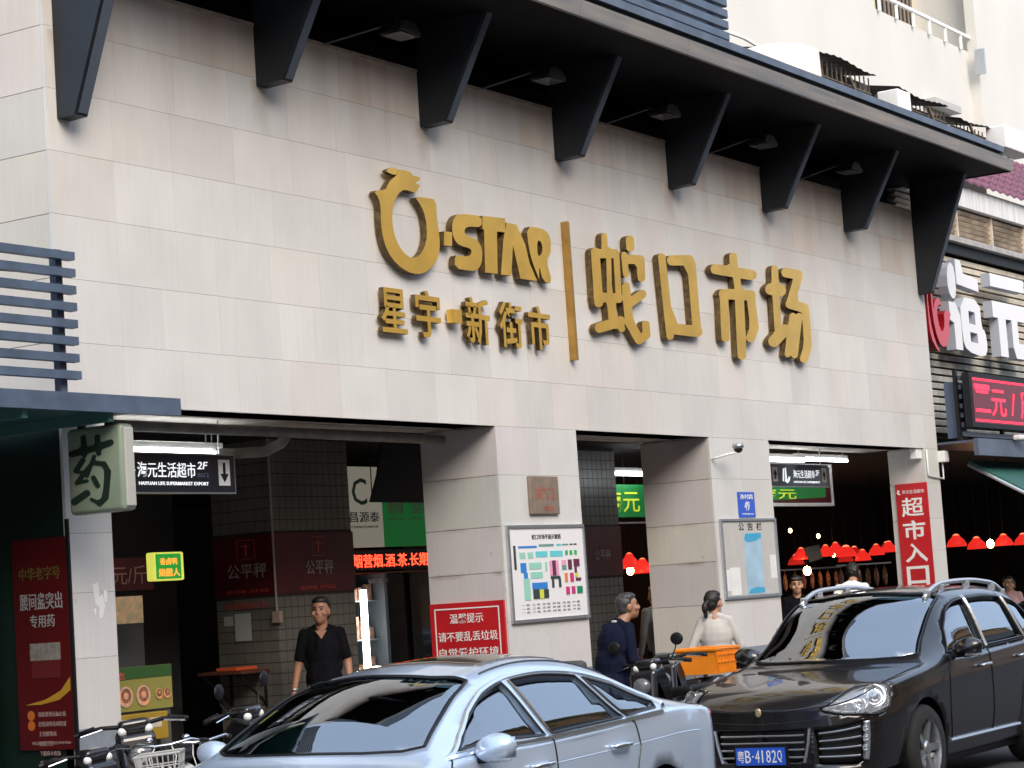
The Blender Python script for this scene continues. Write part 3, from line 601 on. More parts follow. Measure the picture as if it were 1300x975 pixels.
q = MB(); q.tube([(16.386, 2.2, 3.3), (16.386, 2.2, 1.62)], .012, 6); q.bbox(16.35, 16.40, 2.14, 2.24, 1.55, 1.66, .008); q.build('conduit', mat('grimy_pipe', (.35, .27, .22), .6), t)
bx('paper', 16.383, 16.386, 2.52, 2.72, 1.40, 1.66, mat('old_paper', (.42, .45, .42), .7), t)
bx('paper', 16.383, 16.386, 2.74, 2.85, 1.55, 1.64, MATS['old_paper'], t)
text('lettering', '市场管理公示栏', (2.82, 2.30, 1.70, 1.765), 16.386, 'left', M_redline, t)
# folding shelf on the pillar
t = empty('wall_shelf', (0, 0, 0), 0, 'small folding shelf with a red tray on it fixed to the tiled pillar', 'shelf')
q = MB(); q.bbox(15.96, 16.385, 2.32, 2.86, 1.10, 1.13, .006); q.build('shelf_board', mat('dark_wood', (.10, .03, .02), .5), t)
for y in (2.38, 2.80):
    q = MB(); q.tube([(15.98, y, 1.10), (16.38, y, .80)], .014, 6); q.tube([(16.38, y, 1.10), (16.38, y, .78)], .014, 6); q.build('shelf_arm', M_black, t)
t = empty('tray', (0, 0, 0), 0, 'orange red tray lying on the folding shelf', 'tray')
q = MB(); q.bbox(16.0, 16.3, 2.4, 2.66, 1.131, 1.165, .01); q.build('base', mat('orange_red_plastic', (.62, .10, .03), .4), t)

# second pillar in the middle opening
t = tiled_pillar(22.08, 22.95, 2.2, 3.0, 'tiled pillar with a dark red band inside the narrow middle opening', True)
text('lettering', '公平秤', (22.32, 22.68, 2.0, 2.13), 2.187, m=MP, parent=t, bold=.02)

def hanging_sign(x0, x1, y, z0, z1, label, arrow, both=False, zt=3.33):
    t = empty('hanging_sign', (0, 0, 0), 0, label, 'sign')
    bx('panel', x0, x1, y, y+.05, z0, z1, mat('navy_sign_face', (.012, .016, .030), .3, coat=.3), t)
    q = MB()
    for a in ((x0-.008, x1+.008, z1, z1+.012), (x0-.008, x1+.008, z0-.012, z0)): q.box(a[0], a[1], y-.004, y+.054, a[2], a[3])
    for a in (x0-.008, x1): q.box(a, a+.008, y-.004, y+.054, z0+.0005, z1-.0005)
    q.build('frame', M_alu, t)
    q = MB()
    for a in (x0+.15, x1-.15): q.tube([(a, y+.025, z1+.01), (a, y+.025, zt)], .008, 6)
    q.build('hanger_rod', M_alu, t)
    h = z1-z0
    def arr(ax0, ax1, updown):
        bx('arrow_panel', ax0, ax1, y-.004, y-.0005, z0+.055, z1-.035, M_whitepr, t)
        cx = (ax0+ax1)/2; w = (ax1-ax0)*.36; a, b = z0+.08, z1-.06
        P = [(cx-w*.3, b), (cx-w*.3, a+.07), (cx-w, a+.07), (cx, a), (cx+w, a+.07), (cx+w*.3, a+.07), (cx+w*.3, b)]
        if updown == 'up': P = [(p, a+b-z) for p, z in P]
        q = MB(); q.prism(P, 'y', y-.0065, y-.0041); q.build('arrow', M_black, t)
    if arrow == 'down': arr(x1-.20, x1-.06, 'down')
    if both: arr(x0+.24, x0+.38, 'up'); arr(x1-.19, x1-.06, 'up')
    return t
MW = mat('sign_white_glow', (.85, .85, .86), .4, emis=.5, ecol=(.9, .95, 1))  # emission added so the white print reads brighter
t = hanging_sign(12.40, 13.95, .6, 2.645, 2.945, 'long navy hanging sign with white characters and a down arrow in the left opening', 'down')
text('lettering', '海元生活超市', (12.79, 13.47, 2.76, 2.88), .5985, m=MW, parent=t, bold=.025, hb=.002)
text('lettering', '2F', (13.49, 13.62, 2.83, 2.89), .5985, m=MW, parent=t, bold=.01, slant=.2)
text('lettering', '出口', (13.49, 13.62, 2.765, 2.80), .5985, m=mat('dim_blue_print', (.2, .25, .4), .5), parent=t)
text('lettering', 'HAIYUAN LIFE SUPERMARKET EXPORT', (12.80, 13.62, 2.70, 2.727), .5985, m=MW, parent=t, bold=.015)
q = MB(); q.prism([(12.60, 2.71), (12.66, 2.695), (12.71, 2.73), (12.73, 2.79), (12.77, 2.815), (12.70, 2.82), (12.68, 2.78), (12.65, 2.745), (12.62, 2.76), (12.61, 2.88), (12.585, 2.88)], 'y', .596, .599); q.build('logo', MW, t)
t = hanging_sign(23.9, 25.74, .7, 2.765, 3.03, 'navy hanging sign with two up arrows in the right opening', None, True)
text('lettering', '海元生活超市', (24.72, 25.34, 2.865, 2.965), .6985, m=MW, parent=t, bold=.025, hb=.002)
text('lettering', '2F', (25.36, 25.48, 2.90, 2.97), .6985, m=MW, parent=t, slant=.2)
text('lettering', 'HAIYUAN LIFE SUPERMARKET', (24.72, 25.48, 2.805, 2.83), .6985, m=MW, parent=t, bold=.015)
q = MB(); q.prism([(24.48, 2.82), (24.54, 2.80), (24.6, 2.83), (24.63, 2.88), (24.58, 2.88), (24.56, 2.845), (24.53, 2.85), (24.52, 2.99), (24.49, 2.99)], 'y', .696, .699); q.prism([(24.41, 2.83), (24.445, 2.82), (24.465, 2.98), (24.44, 2.98)], 'y', .696, .699); q.build('logo', MW, t)
# red framed light box and green banner behind it
t = empty('framed_sign', (0, 0, 0), 0, 'dark red board in a white frame hanging behind the navy arrow sign', 'sign')
bx('panel', 24.75, 27.0, 1.25, 1.29, 2.60, 3.07, M_band, t)
q = MB()
for a in ((24.7, 27.05, 3.07, 3.11), (24.7, 27.05, 2.56, 2.60)): q.box(a[0], a[1], 1.235, 1.30, a[2], a[3])
for a in (24.7, 27.0): q.box(a, a+.05, 1.235, 1.30, 2.6005, 3.0695)
q.build('frame', M_white, t)
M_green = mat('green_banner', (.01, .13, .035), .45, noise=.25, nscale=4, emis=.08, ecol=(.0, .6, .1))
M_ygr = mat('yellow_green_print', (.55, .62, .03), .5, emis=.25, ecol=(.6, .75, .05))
t = empty('green_banner', (0, 0, 0), 0, 'green banner with yellow characters sagging below the navy arrow sign', 'banner')
q = MB(); q.prism([(24.0, 2.60), (25.2, 2.625), (26.27, 2.655), (26.30, 2.80), (24.0, 2.80)], 'y', 1.0, 1.012); q.build('cloth', M_green, t)
text('lettering', '海元', (24.3, 25.4, 2.63, 2.76), .999, m=M_ygr, parent=t, bold=.01)
t = empty('green_banner', (0, 0, 0), 0, 'green banner with large yellow characters high inside the middle opening', 'banner')
q = MB(); q.box(22.97, 24.3, 2.4, 2.415, 2.52, 2.92); q.build('cloth', M_green, t)
text('lettering', '海元', (23.0, 23.85, 2.58, 2.85), 2.399, m=M_ygr, parent=t, bold=.015)
bx('rail', 22.97, 24.3, 2.39, 2.43, 2.44, 2.46, M_alu, t)

def tube_lamp(x0, x1, y, z, label, n=1):
    t = empty('tube_lamp', (0, 0, 0), 0, label, 'ceiling lamp')
    bx('batten', x0, x1, y-.035, y+.035, z+.03, z+.075, M_white, t)
    q = MB()
    for k in range(n): q.tube([(x0+.03, y-.03+k*.06, z), (x1-.03, y-.03+k*.06, z)], .019, 10)
    q.build('tube', M_tube, t, smooth=True)
    q = MB()
    for a in (x0+.1, x1-.1): q.tube([(a, y, z+.07), (a, y, 3.335)], .006, 5)
    q.build('hanger', M_alu, t)
tube_lamp(12.5, 13.95, .80, 2.985, 'lit fluorescent tube directly over the navy sign with the down arrow')
tube_lamp(12.7, 14.2, .95, 3.01, 'lit fluorescent tube behind the nearer one in the left opening')
tube_lamp(23.0, 23.9, 2.3, 3.04, 'lit fluorescent tube in the narrow middle opening', 2)
tube_lamp(23.6, 25.35, .85, 3.10, 'lit twin tube lamp above the left half of the arrow sign in the right opening', 2)
tube_lamp(25.45, 27.0, 1.0, 3.135, 'lit tube lamp at the right end of the row in the right opening', 1)
q = MB(); q.tube([(11.9, .55, 3.15), (14.35, .55, 3.15), (15.2, .55, 3.145), (16.9, .55, 3.14)], .045, 10)
q.tube([(14.62, .56, 3.13), (14.60, .62, 3.06), (14.50, .72, 3.0), (14.2, .8, 2.985), (13.6, .82, 2.98)], .045, 10)
tag(q.build('drain_pipe', mat('grey_pipe', (.20, .19, .165), .6, noise=.3, nscale=6), None, smooth=True), 'grimy beige drain pipe with an elbow under the lintel of the left opening', 'pipe')

# shops at the back of the left opening
t = empty('shop_sign', (0, 0, 0), 0, 'upright cream sign with a big green letter C behind the tiled pillar', 'sign')
bx('panel', 18.22, 18.86, 2.70, 2.74, 2.26, 3.10, mat('cream_sign', (.42, .40, .33), .5, emis=.1, ecol=(.8, .75, .6)), t)  # faint emission added to lift the panel out of the dim hall
text('lettering', 'C', (18.34, 18.60, 2.70, 2.98), 2.699, m=mat('deep_green_print', (.01, .10, .03), .5), parent=t, bold=.05)
text('lettering', '昌源泰', (18.28, 18.80, 2.52, 2.63), 2.699, m=M_black, parent=t, bold=.03)
text('lettering', 'CHANGYUANTAI', (18.30, 18.76, 2.46, 2.485), 2.699, m=M_black, parent=t)
t = empty('shop_sign', (0, 0, 0), 0, 'green shop sign beside the cream sign with the letter C', 'sign')
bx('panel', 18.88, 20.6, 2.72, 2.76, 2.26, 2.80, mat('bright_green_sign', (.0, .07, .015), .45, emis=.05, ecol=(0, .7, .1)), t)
text('lettering', '精 安 堂', (18.98, 20.1, 2.60, 2.74), 2.719, m=MP, parent=t, bold=.03)
text('lettering', 'JING AN TANG', (18.98, 20.1, 2.53, 2.57), 2.719, m=MP, parent=t)
t = empty('led_sign', (0, 0, 0), 0, 'long red scrolling LED text sign over the dark shop front in the left opening', 'LED sign')
bx('case', 18.38, 20.9, 2.80, 2.87, 2.02, 2.235, M_black, t)
text('lettering', '烟营烟.酒.茶.长期', (18.42, 19.78, 2.05, 2.19), 2.799, m=mat('led_red', (1, .05, .02), .5, emis=2.6, ecol=(1.0, .05, .02)), parent=t, bold=.02)
q = MB(); q.box(18.38, 20.9, 2.79, 2.80, 1.985, 2.0); q.build('rail', mat('rust_red', (.3, .05, .02), .5), t)
# dark shop front with lit cabinet
t = empty('display_cabinet', (0, 0, 0), 0, 'tall glass cabinet lit by a bright white tube in the dark shop front', 'cabinet')
bx('back', 18.0, 18.75, 3.05, 3.09, .04, 1.98, mat('cabinet_back', (.10, .11, .12), .5), t)
for a in (18.0, 18.70): bx('side', a, a+.05, 2.62, 3.05, .04, 1.98, mat('cabinet_frame', (.16, .18, .20), .4, .6), t)
for z in (.5, .9, 1.3, 1.7): bx('glass_shelf', 18.051, 18.699, 2.7, 3.04, z, z+.012, mat('pale_shelf', (.3, .34, .34), .3), t)
q = MB(); q.tube([(18.38, 2.66, 1.0), (18.38, 2.66, 1.82)], .036, 10); q.build('light_tube', mat('cabinet_light', (1, 1, 1), .4, emis=6, ecol=(.95, 1, .97)), t)
rr = random.Random(11)
q = MB()
for z in (.512, .912, 1.312, 1.712):
    for k in range(7):
        a = 18.08+k*.085; q.box(a, a+.06, 2.75, 2.83, z, z+rr.uniform(.1, .24))
o = q.build('packets', mat('mixed_packets', (.12, .16, .10), .5, noise=.6, nscale=12, tint=(.4, .2, .15)), t); o['kind'] = 'stuff'
t = empty('tea_shop', (0, 0, 0), 0, 'dark glazed shop front under the red LED sign', 'shop')
bx('glass', 18.8, 20.9, 2.9, 2.92, .04, 1.98, mat('dark_glass', (.012, .014, .018), .1, coat=.5), t)
for a in (18.78, 19.5, 20.2): bx('mullion', a, a+.04, 2.86, 2.899, .04, 1.98, M_black, t)
text('lettering', '欢迎光临  茶', (18.42, 18.78, 1.88, 1.93), 2.62, m=MP, parent=t)
for k in range(14):
    pass
# black sheet hanging over it
t = empty('hanging_tarpaulin', (0, 0, 0), 0, 'black cloth hung from the ceiling beside the middle pillar', 'cloth')
q = MB(); q.prism([(17.02, 2.635), (17.98, 2.63), (17.98, 3.33), (17.30, 3.33), (17.16, 2.9)], 'y', 1.5, 1.515); q.build('sheet', M_black, t)
q = MB(); q.tube([(16.9, 1.49, 3.28), (17.05, 1.49, 3.2), (17.04, 1.49, 2.7)], .006, 5); q.tube([(16.85, 1.49, 3.02), (17.4, 1.49, 3.06)], .005, 5); q.build('cord', M_black, t)

# food stall at the left
t = empty('food_counter', (0, 0, 0), 0, 'food counter with pictures of dishes on a yellow and green front', 'counter')
bx('body', 12.1, 13.98, 1.45, 2.0, .04, 1.27, mat('counter_steel', (.16, .16, .15), .45, .5), t)
bx('front_panel', 12.1, 13.99, 1.425, 1.448, .93, 1.285, mat('counter_yellow', (.26, .24, .06), .45), t)
bx('green_strip', 12.1, 13.988, 1.42, 1.4245, 1.19, 1.284, mat('counter_green', (.03, .09, .02), .45), t)
text('lettering', '小吃', (13.22, 13.42, 1.19, 1.25), 1.419, m=M_redline, parent=t, bold=.02)
for cx, rr_, col in ((13.42, .085, (.65, .66, .60)), (13.63, .085, (.62, .64, .60)), (13.82, .045, (.55, .48, .20)), (13.92, .045, (.5, .45, .2)), (13.82, .0, None)):
    if col is None: continue
    q = MB(); q.lathe([(.0005, 1.415), (rr_, 1.4165), (rr_, 1.4195), (.0005, 1.42)], (cx, 0, 1.05), 'y', 20); q.build('dish_picture', mat('dish_%d' % int(cx*100), col, .5, noise=.5, nscale=25, tint=(.6, .25, .12)), t)
    q = MB(); q.lathe([(rr_*.35, 1.412), (rr_*.7, 1.413), (rr_*.7, 1.4148), (rr_*.35, 1.4145)], (cx, 0, 1.06), 'y', 14); q.build('dish_picture', mat('dish_food', (.25, .10, .05), .5, noise=.6, nscale=30), t)
t = empty('box', (0, 0, 0), 0, 'yellow cardboard box standing in front of the food counter', 'box')
bx('carton', 13.0, 13.78, 1.30, 1.41, .69, .91, mat('yellow_card', (.35, .22, .015), .6, noise=.1), t, .006)
bx('carton_stand', 13.05, 13.7, 1.32, 1.41, .03, .69, M_black, t)
text('lettering', '图标', (13.33, 13.50, .78, .86), 1.299, m=mat('brown_print', (.2, .08, .02), .6), parent=t)
bx('label', 13.56, 13.70, 1.2975, 1.2995, .79, .87, mat('tan_label', (.55, .5, .4), .6), t)
t = empty('price_banner', (0, 0, 0), 0, 'dark red price banner reading 14 yuan behind the left pillar', 'banner')
bx('cloth', 13.6, 15.02, 2.5, 2.512, 1.93, 2.22, M_band, t)
text('lettering', '烧鸭14元/斤', (13.9, 14.93, 1.985, 2.15), 2.499, m=mat('faded_pink_print', (.45, .22, .18), .6), parent=t)
t = empty('lit_sign', (0, 0, 0), 0, 'small glowing green sign with orange characters and yellow rim inside the left opening', 'sign')
q = MB(); q.bbox(14.27, 14.65, 1.80, 1.90, 1.985, 2.23, .015); q.build('case', mat('yellow_rim', (.6, .6, .1), .4, emis=.45, ecol=(.75, .75, .12)), t)
q = MB(); q.bbox(14.285, 14.605, 1.793, 1.81, 2.0, 2.215, .006); q.build('face', mat('green_lit_face', (.02, .35, .05), .4, emis=.22, ecol=(.03, .55, .06)), t)
text('lettering', '香卤鸭', (14.33, 14.55, 2.12, 2.18), 1.7925, m=mat('orange_lit', (1, .3, .02), .5, emis=.8, ecol=(1, .32, .05)), parent=t, bold=.02)
text('lettering', '烧腊人', (14.31, 14.58, 2.02, 2.09), 1.7925, m=MATS['orange_lit'], parent=t, bold=.02)
t = empty('picture_board', (0, 0, 0), 0, 'small lit board with pictures of roast meat under the price banner', 'board')
bx('board', 14.1, 14.90, 2.53, 2.55, 1.64, 1.88, mat('menu_board', (.25, .28, .12), .5, noise=.5, nscale=14, emis=.15, ecol=(.6, .5, .3), tint=(.6, .2, .1)), t)
bx('stall_backdrop', 13.9, 15.3, 2.9, 2.95, .04, 1.85, mat('stall_grey', (.14, .145, .15), .6), t)

# partitions that keep the hall dark, stall rows
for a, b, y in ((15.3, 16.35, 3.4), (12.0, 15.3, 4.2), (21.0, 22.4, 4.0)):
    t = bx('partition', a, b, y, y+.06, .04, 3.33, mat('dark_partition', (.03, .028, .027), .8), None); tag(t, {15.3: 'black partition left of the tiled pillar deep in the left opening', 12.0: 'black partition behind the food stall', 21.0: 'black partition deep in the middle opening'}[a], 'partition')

# red pendant lamps over the stalls
M_hot = mat('shade_hot_glow', (.7, .1, .05), .4, emis=1.1, ecol=(1.0, .22, .10))
M_shade2 = mat('dim_red_shade', (.4, .015, .015), .4, emis=.22, ecol=(1.0, .03, .02))
def pendant(x, y, z, first=None, rad=.2, dim=False, label=None, grp='red pendant lamps over the meat stalls', lit=False):
    t = empty('pendant_lamp', (x, y, z), 0, label, 'pendant lamp', grp)
    q = MB(); q.lathe([(.02, .15), (.045, .145), (rad*.45, .115), (rad*.8, .065), (rad, .0), (rad, -.03), (rad*.96, -.03), (rad*.8, .02), (rad*.4, .07)], seg=20); q.build('shade', M_shade if not dim else M_shade2, t, smooth=True)
    q = MB(); q.ell((0, 0, .12), (rad*.38, rad*.38, .045), seg=10, rings=6); q.build('glow_core', M_hot, t, smooth=True)  # added glowing ellipsoid imitates the hot core of the lit shade
    q = MB(); q.tube([(0, 0, .13), (0, 0, 3.33-z)], .006, 5); q.build('cord', M_black, t)
    q = MB(); q.ell((0, 0, .03 if not lit else -.06), (.03, .03, .035) if not lit else (.045, .045, .055)); q.build('bulb', M_bulb, t, smooth=True)
    return t
spots = [(31.76, 1.95), (32.68, 1.98), (33.47, 1.96), (34.12, 1.88), (34.7, 1.96), (35.25, 2.0)]
ords = ['leftmost red pendant lamp in the right opening, half behind the pinned paper', 'red pendant lamp second from the left in the right opening, just right of the paper', 'broadest red pendant lamp in the centre of the right opening',
        'lowest red pendant lamp right of centre in the right opening', 'small red pendant lamp second from the right in the right opening', 'red pendant lamp nearest the banner in the right opening']
for (x, z), lb in zip(spots, ords): pendant(x, 4.0, z, rad=.17 if 'broadest' in lb else .135, label=lb)
pendant(33.95, 4.4, 2.03, rad=.13, label='red pendant lamp half hidden behind the lowest one in the right opening')
for k in range(7): pendant(34.2+k*.95+.3*math.sin(k*5), 6.2+.4*math.sin(k*3), 1.98+.08*math.sin(k*2.3), rad=.15, dim=True, label=['first', 'second', 'third', 'fourth', 'fifth', 'sixth', 'seventh'][k]+' of the dimmer red lamps in the row farther back in the hall', grp='dimmer red lamps farther back')
pendant(23.85, 2.6, 1.93, rad=.12, label='glowing amber lamp hanging in the middle opening', lit=True)
pendant(24.35, 2.7, 1.86, rad=.13, label='red pendant lamp against the jamb in the middle opening')
pendant(23.40, 3.0, 1.86, rad=.09, label='small orange lamp beside the tiled pillar in the middle opening', lit=True)
o = empty('bare_bulb', (31.5, 3.8, 1.74), 0, 'bare glowing bulb hanging under the leftmost red pendant in the right opening', 'bulb')
q = MB(); q.ell((0, 0, 0), (.06, .06, .07)); q.build('glass', M_bulb, o, smooth=True); q = MB(); q.tube([(0, 0, .09), (0, 0, 1.59)], .006, 5); q.build('cord', M_black, o)
t = empty('pinned_paper', (0, 0, 0), 0, 'tilted sheet of cardboard hanging among the red lamps', 'paper'); q = MB(); q.prism([(27.62, 2.04), (28.12, 2.08), (28.2, 1.89), (27.78, 1.84)], 'y', 2.0, 2.006); q.build('sheet', mat('cardboard', (.22, .19, .16), .8, noise=.2, nscale=20), t)
bx('string', 27.9, 27.904, 2.001, 2.005, 2.08, 3.33, M_black, t)
t = bx('inner_post', 24.72, 24.90, 1.15, 1.3, .04, 3.33, mat('greenish_concrete', (.24, .23, .17), .8, noise=.4, nscale=5)); tag(t, 'narrow grimy post just inside the right opening', 'post')
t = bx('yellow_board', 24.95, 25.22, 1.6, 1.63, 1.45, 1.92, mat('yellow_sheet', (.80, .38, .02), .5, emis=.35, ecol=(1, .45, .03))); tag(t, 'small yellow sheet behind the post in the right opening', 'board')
rb = random.Random(21)
M_sb = mat('added_warm_bulb', (1, .8, .5), .4, emis=14.0, ecol=(1.0, .6, .28))  # added bulbs at random spots, invented for warm light spill in the hall
for k in range(12):
    bxx, byy, bzz = rb.uniform(31, 39), rb.uniform(5.2, 9.5), rb.uniform(1.75, 2.5)
    o = empty('bare_bulb', (bxx, byy, bzz), 0, 'made-up tiny warm bulb deep in the market hall, '+['first', 'second', 'third', 'fourth', 'fifth', 'sixth', 'seventh', 'eighth', 'ninth', 'tenth', 'eleventh', 'twelfth'][k]+' of the scattered dozen', 'bulb', 'added tiny bulbs deep in the market hall')
    q = MB(); q.ell((0, 0, 0), (.032, .032, .04), seg=8, rings=6); q.build('glass', M_sb, o, smooth=True); q = MB(); q.tube([(0, 0, .05), (0, 0, 3.33-bzz)], .005, 4); q.build('cord', M_black, o)
M_pan = [mat('stall_panel_%d' % k, c, .6, noise=.5, nscale=6) for k, c in enumerate(((.22, .05, .03), (.20, .13, .07), (.06, .10, .05), (.18, .17, .15)))]
for k in range(7):
    t = empty('stall_back', (31+k*1.35, 9.0+(k % 2)*.5, .03), 0, ['first', 'second', 'third', 'fourth', 'fifth', 'sixth', 'seventh'][k]+' goods shelf from the left against the back of the hall', 'shelf', 'goods shelves at the back of the hall')
    bx('panel', 0, 1.2, .25, .3, 0, 2.3, M_pan[k % 4], t)
    for j in range(3):
        bx('shelf_board', .02, 1.18, 0, .249, .7+j*.5, .73+j*.5, M_pan[3], t)
        for i in range(4):
            bx('goods', .08+i*.28, .28+i*.28, .04, .2, .731+j*.5, .8+j*.5+rb.uniform(.08, .3), M_pan[(i+j+k) % 4], t)
# stalls: hanging meat rails and counters in the gloom
M_meat = mat('hanging_meat', (.25, .07, .04), .6, noise=.5, nscale=18, tint=(.5, .3, .2))
for k, (x, y) in enumerate(((31.6, 4.6), (34.0, 4.8), (23.9, 3.4), (30.5, 2.4))):
    t = empty('market_stall', (x, y, .03), 0, ['stall counter under the leftmost red lamps', 'stall counter under the lowest red lamp', 'stall behind the tiled pillar in the middle opening', 'stall under the awning of the shop at the right edge'][k], 'stall')
    q = MB(); q.bbox(-1.0, 1.0, -.3, .3, 0, .85, .02); q.build('counter', mat('stall_counter', (.10, .09, .085), .5), t)
    q = MB(); q.tube([(-1, 0, 1.75), (1, 0, 1.75)], .015, 6); q.build('rail', M_alu, t)
    for j in range(6):
        q = MB(); a = -.85+j*.32; q.ell((a, 0, 1.55), (.05, .035, .14)); q.tube([(a, 0, 1.68), (a, 0, 1.75)], .004, 4); q.build('hanging_meat', M_meat, t, smooth=True)

# ================================================================ PHARMACY AT THE LEFT EDGE
ph = empty('pharmacy', (0, 0, 0), 0, 'dark green pharmacy front with a slate blue canopy left of the market', 'shop')
M_phg = mat('dark_green_panel', (.010, .055, .030), .45, noise=.2, nscale=3)
bx('wall', 4, 11.33, .95, 1.1, 0, 3.06, mat('pharm_wall', (.025, .035, .033), .7, noise=.2), ph)
bx('door_frame', 10.9, 11.32, .70, .95, 0, 3.0, M_phg, ph)
bx('door_panel', 9.3, 10.9, .86, .945, 0, 2.5, M_black, ph)
bx('canopy_fascia', 4, 11.67, -.85, -.80, 3.055, 3.175, M_blue, ph)
bx('canopy_top', 4, 11.67, -.799, -.03, 3.14, 3.165, M_cap, ph)
bx('canopy_underside', 4, 11.3, -.798, .95, 3.07, 3.085, mat('teal_underside', (.03, .11, .11), .5), ph)
q = MB(); q.box(11.0, 11.05, -.79, .9, 3.0, 3.069); q.box(10.2, 10.25, -.79, .9, 3.0, 3.069); q.build('joist', mat('teal_steel', (.06, .16, .15), .5), ph)
bx('upper_wall', 4, 10.35, .3, .5, 3.17, 4.4, mat('dark_render', (.07, .07, .075), .8), ph)
# slat rail box on the canopy
t = empty('slat_railing', (0, 0, 0), 0, 'slate blue horizontal slat railing standing on the pharmacy canopy', 'railing')
for k in range(8):
    z = 3.262+k*.1135; bx('slat', 8.6, 10.68+(.012 if k == 0 else 0), -.86, -.80, z, z+.055, M_blue, t)
for a in (10.56, 9.35): bx('post', a, a+.06, -.797, -.74, 3.18, 4.13, M_cap, t)
q = MB(); q.tube([(9.6, -.77, 3.95), (10.58, -.4, 4.05)], .018, 6); q.tube([(9.5, -.6, 3.95), (10.25, -.5, 3.3)], .018, 6); q.build('brace', M_dark, t)
# light box sign
t = empty('light_box_sign', (0, 0, 0), 0, 'greenish light box with a single brushed dark character hanging off the pharmacy canopy', 'sign')
q = MB(); q.bbox(11.10, 11.24, -.80, -.29, 2.40, 2.995, .035, seg=3); q.build('case', mat('light_box_face', (.22, .27, .20), .35, coat=.3, noise=.12, nscale=2), t, angle=40)
q = MB(); q.bbox(11.125, 11.215, -.812, -.79, 2.43, 2.965, .008); q.build('side_trim', mat('grey_trim', (.42, .42, .38), .4), t)
cu = bpy.data.curves.new('character', 'CURVE'); cu.dimensions = '2D'; cu.fill_mode = 'BOTH'; cu.extrude = .002
for L_ in G['yao']:
    L_ = smooth_loop(L_); sp = cu.splines.new('POLY'); sp.points.add(len(L_)-1); sp.use_cyclic_u = True
    for p_, q_ in zip(sp.points, L_): p_.co = (-q_[0], q_[1], 0, 1)
me = flat_from_curve(cu)
for v in me.vertices: v.co = (11.0975-v.co.z, -v.co.x, v.co.y)
me.materials.clear(); link('character', me, mat('dark_green_ink', (.008, .022, .014), .5), t)
q = MB()
for y in (-.40, -.65): q.box(11.15, 11.19, y, y+.04, 2.99, 3.075)
q.build('bracket', M_black, t)
# poster
t = empty('poster', (0, 0, 0), 0, 'tall dark red medicine poster with white characters left of the first pillar', 'poster')
bx('sheet', 11.345, 11.3695, -.0, .52, .80, 2.28, mat('poster_red', (.075, .003, .004), .4, coat=.2, noise=.1, nscale=2), t)
PX = 11.3445
text('lettering', '中华老字号', (.455, .06, 1.99, 2.08), PX, 'left', mat('olive_print', (.12, .10, .02), .5), t, .02)
text('lettering', '腰间盘突出', (.46, .05, 1.78, 1.90), PX, 'left', mat('grey_white_print', (.30, .30, .30), .5), t, .015)
text('lettering', '专用药', (.37, .13, 1.655, 1.745), PX, 'left', MATS['grey_white_print'], t, .01)
bx('picture', 11.341, PX, .10, .37, 1.30, 1.46, mat('pack_dark', (.10, .01, .01), .5), t)
bx('picture', 11.340, PX, .09, .38, 1.425, 1.545, mat('pack_grey', (.2, .19, .17), .5, noise=.3, nscale=30), t)
q = MB(); q.prism([(.45, 1.115), (.25, 1.15), (.10, 1.21), (.01, 1.30), (.01, 1.21), (.12, 1.145), (.3, 1.115)], 'x', 11.3425, PX); q.build('swoosh', mat('yellow_print', (.38, .22, .02), .5), t)
for k, s in enumerate(('强筋健骨活血止痛', '舒筋通络祛风除湿', '主治腰椎病', '腰肌劳损', '下肢麻木疼痛', '颈肩腰腿')):
    text('lettering', s, (.33, .33-.033*len(s), 1.03-k*.068, 1.065-k*.068), PX, 'left', mat('pink_print', (.32, .22, .21), .5), t)
q = MB(); q.lathe([(.0005, 11.342), (.035, 11.342), (.035, PX)], (0, .40, 1.04), 'x', 14); q.lathe([(.0005, 11.342), (.035, 11.342), (.035, PX)], (0, .40, .97), 'x', 14); q.build('badge', mat('orange_print', (.45, .12, .02), .5), t)
text('lettering', '电话 0755-82394704', (.40, .03, .835, .86), PX, 'left', MATS['pink_print'], t)
bx('edge_strip', 11.35, 11.369, -.028, -.001, .0, 2.4, M_black, t)
# blue sign in the corner
t = empty('floor_sign', (0, 0, 0), 0, 'narrow blue sign with white characters at the bottom left edge', 'sign')
bx('panel', 11.2, 11.23, .62, .95, .70, 1.22, mat('deep_blue_sign', (.03, .08, .28), .4), t)
for k, ch in enumerate('省一道水'): text('lettering', ch, (.72, .64, 1.09-k*.115, 1.18-k*.115), 11.199, 'left', MW, t, .01)

# ================================================================ NEIGHBOUR AT THE RIGHT
nb = empty('neighbour_building', (0, 0, 0), 0, 'slatted shop building with a plum tiled roof right of the market', 'building')
NX0, NX1 = 27.76, 44
bx('wall', NX0, NX1, .42, .6, 3.45, 7.0, mat('back_wall_dark', (.04, .04, .045), .8), nb)
bx('side_wall', NX0, NX0+.05, .61, 6, 3.4, 7.0, M_wall, nb)
bx('white_band', NX0, NX1, .20, .41, 6.78, 7.09, mat('streaky_white', (.70, .70, .70), .6, noise=.22, nscale=5, stretch=(2, 1, .15)), nb)
M_slat = mat('tan_slat', (.52, .44, .34), .55, noise=.25, nscale=4, tint=(.60, .52, .42))
M_slat2 = mat('grey_slat', (.40, .40, .36), .55, noise=.3, nscale=4)
for k in range(6):
    z = 6.31+k*.078; q = MB(); q.prism([(.33, z), (.40, z+.0), (.40, z+.012), (.30, z+.052), (.285, z+.045)], 'x', NX0, NX1); q.build('louvre_slat', M_slat, nb)
for a in (29.9, 31.3, 32.7, 34.1): bx('louvre_mullion', a, a+.05, .27, .40, 6.30, 6.779, M_slat, nb)
bx('ledge', NX0, NX1, .16, .41, 6.22, 6.30, mat('grey_ledge', (.38, .36, .35), .6, noise=.2), nb)
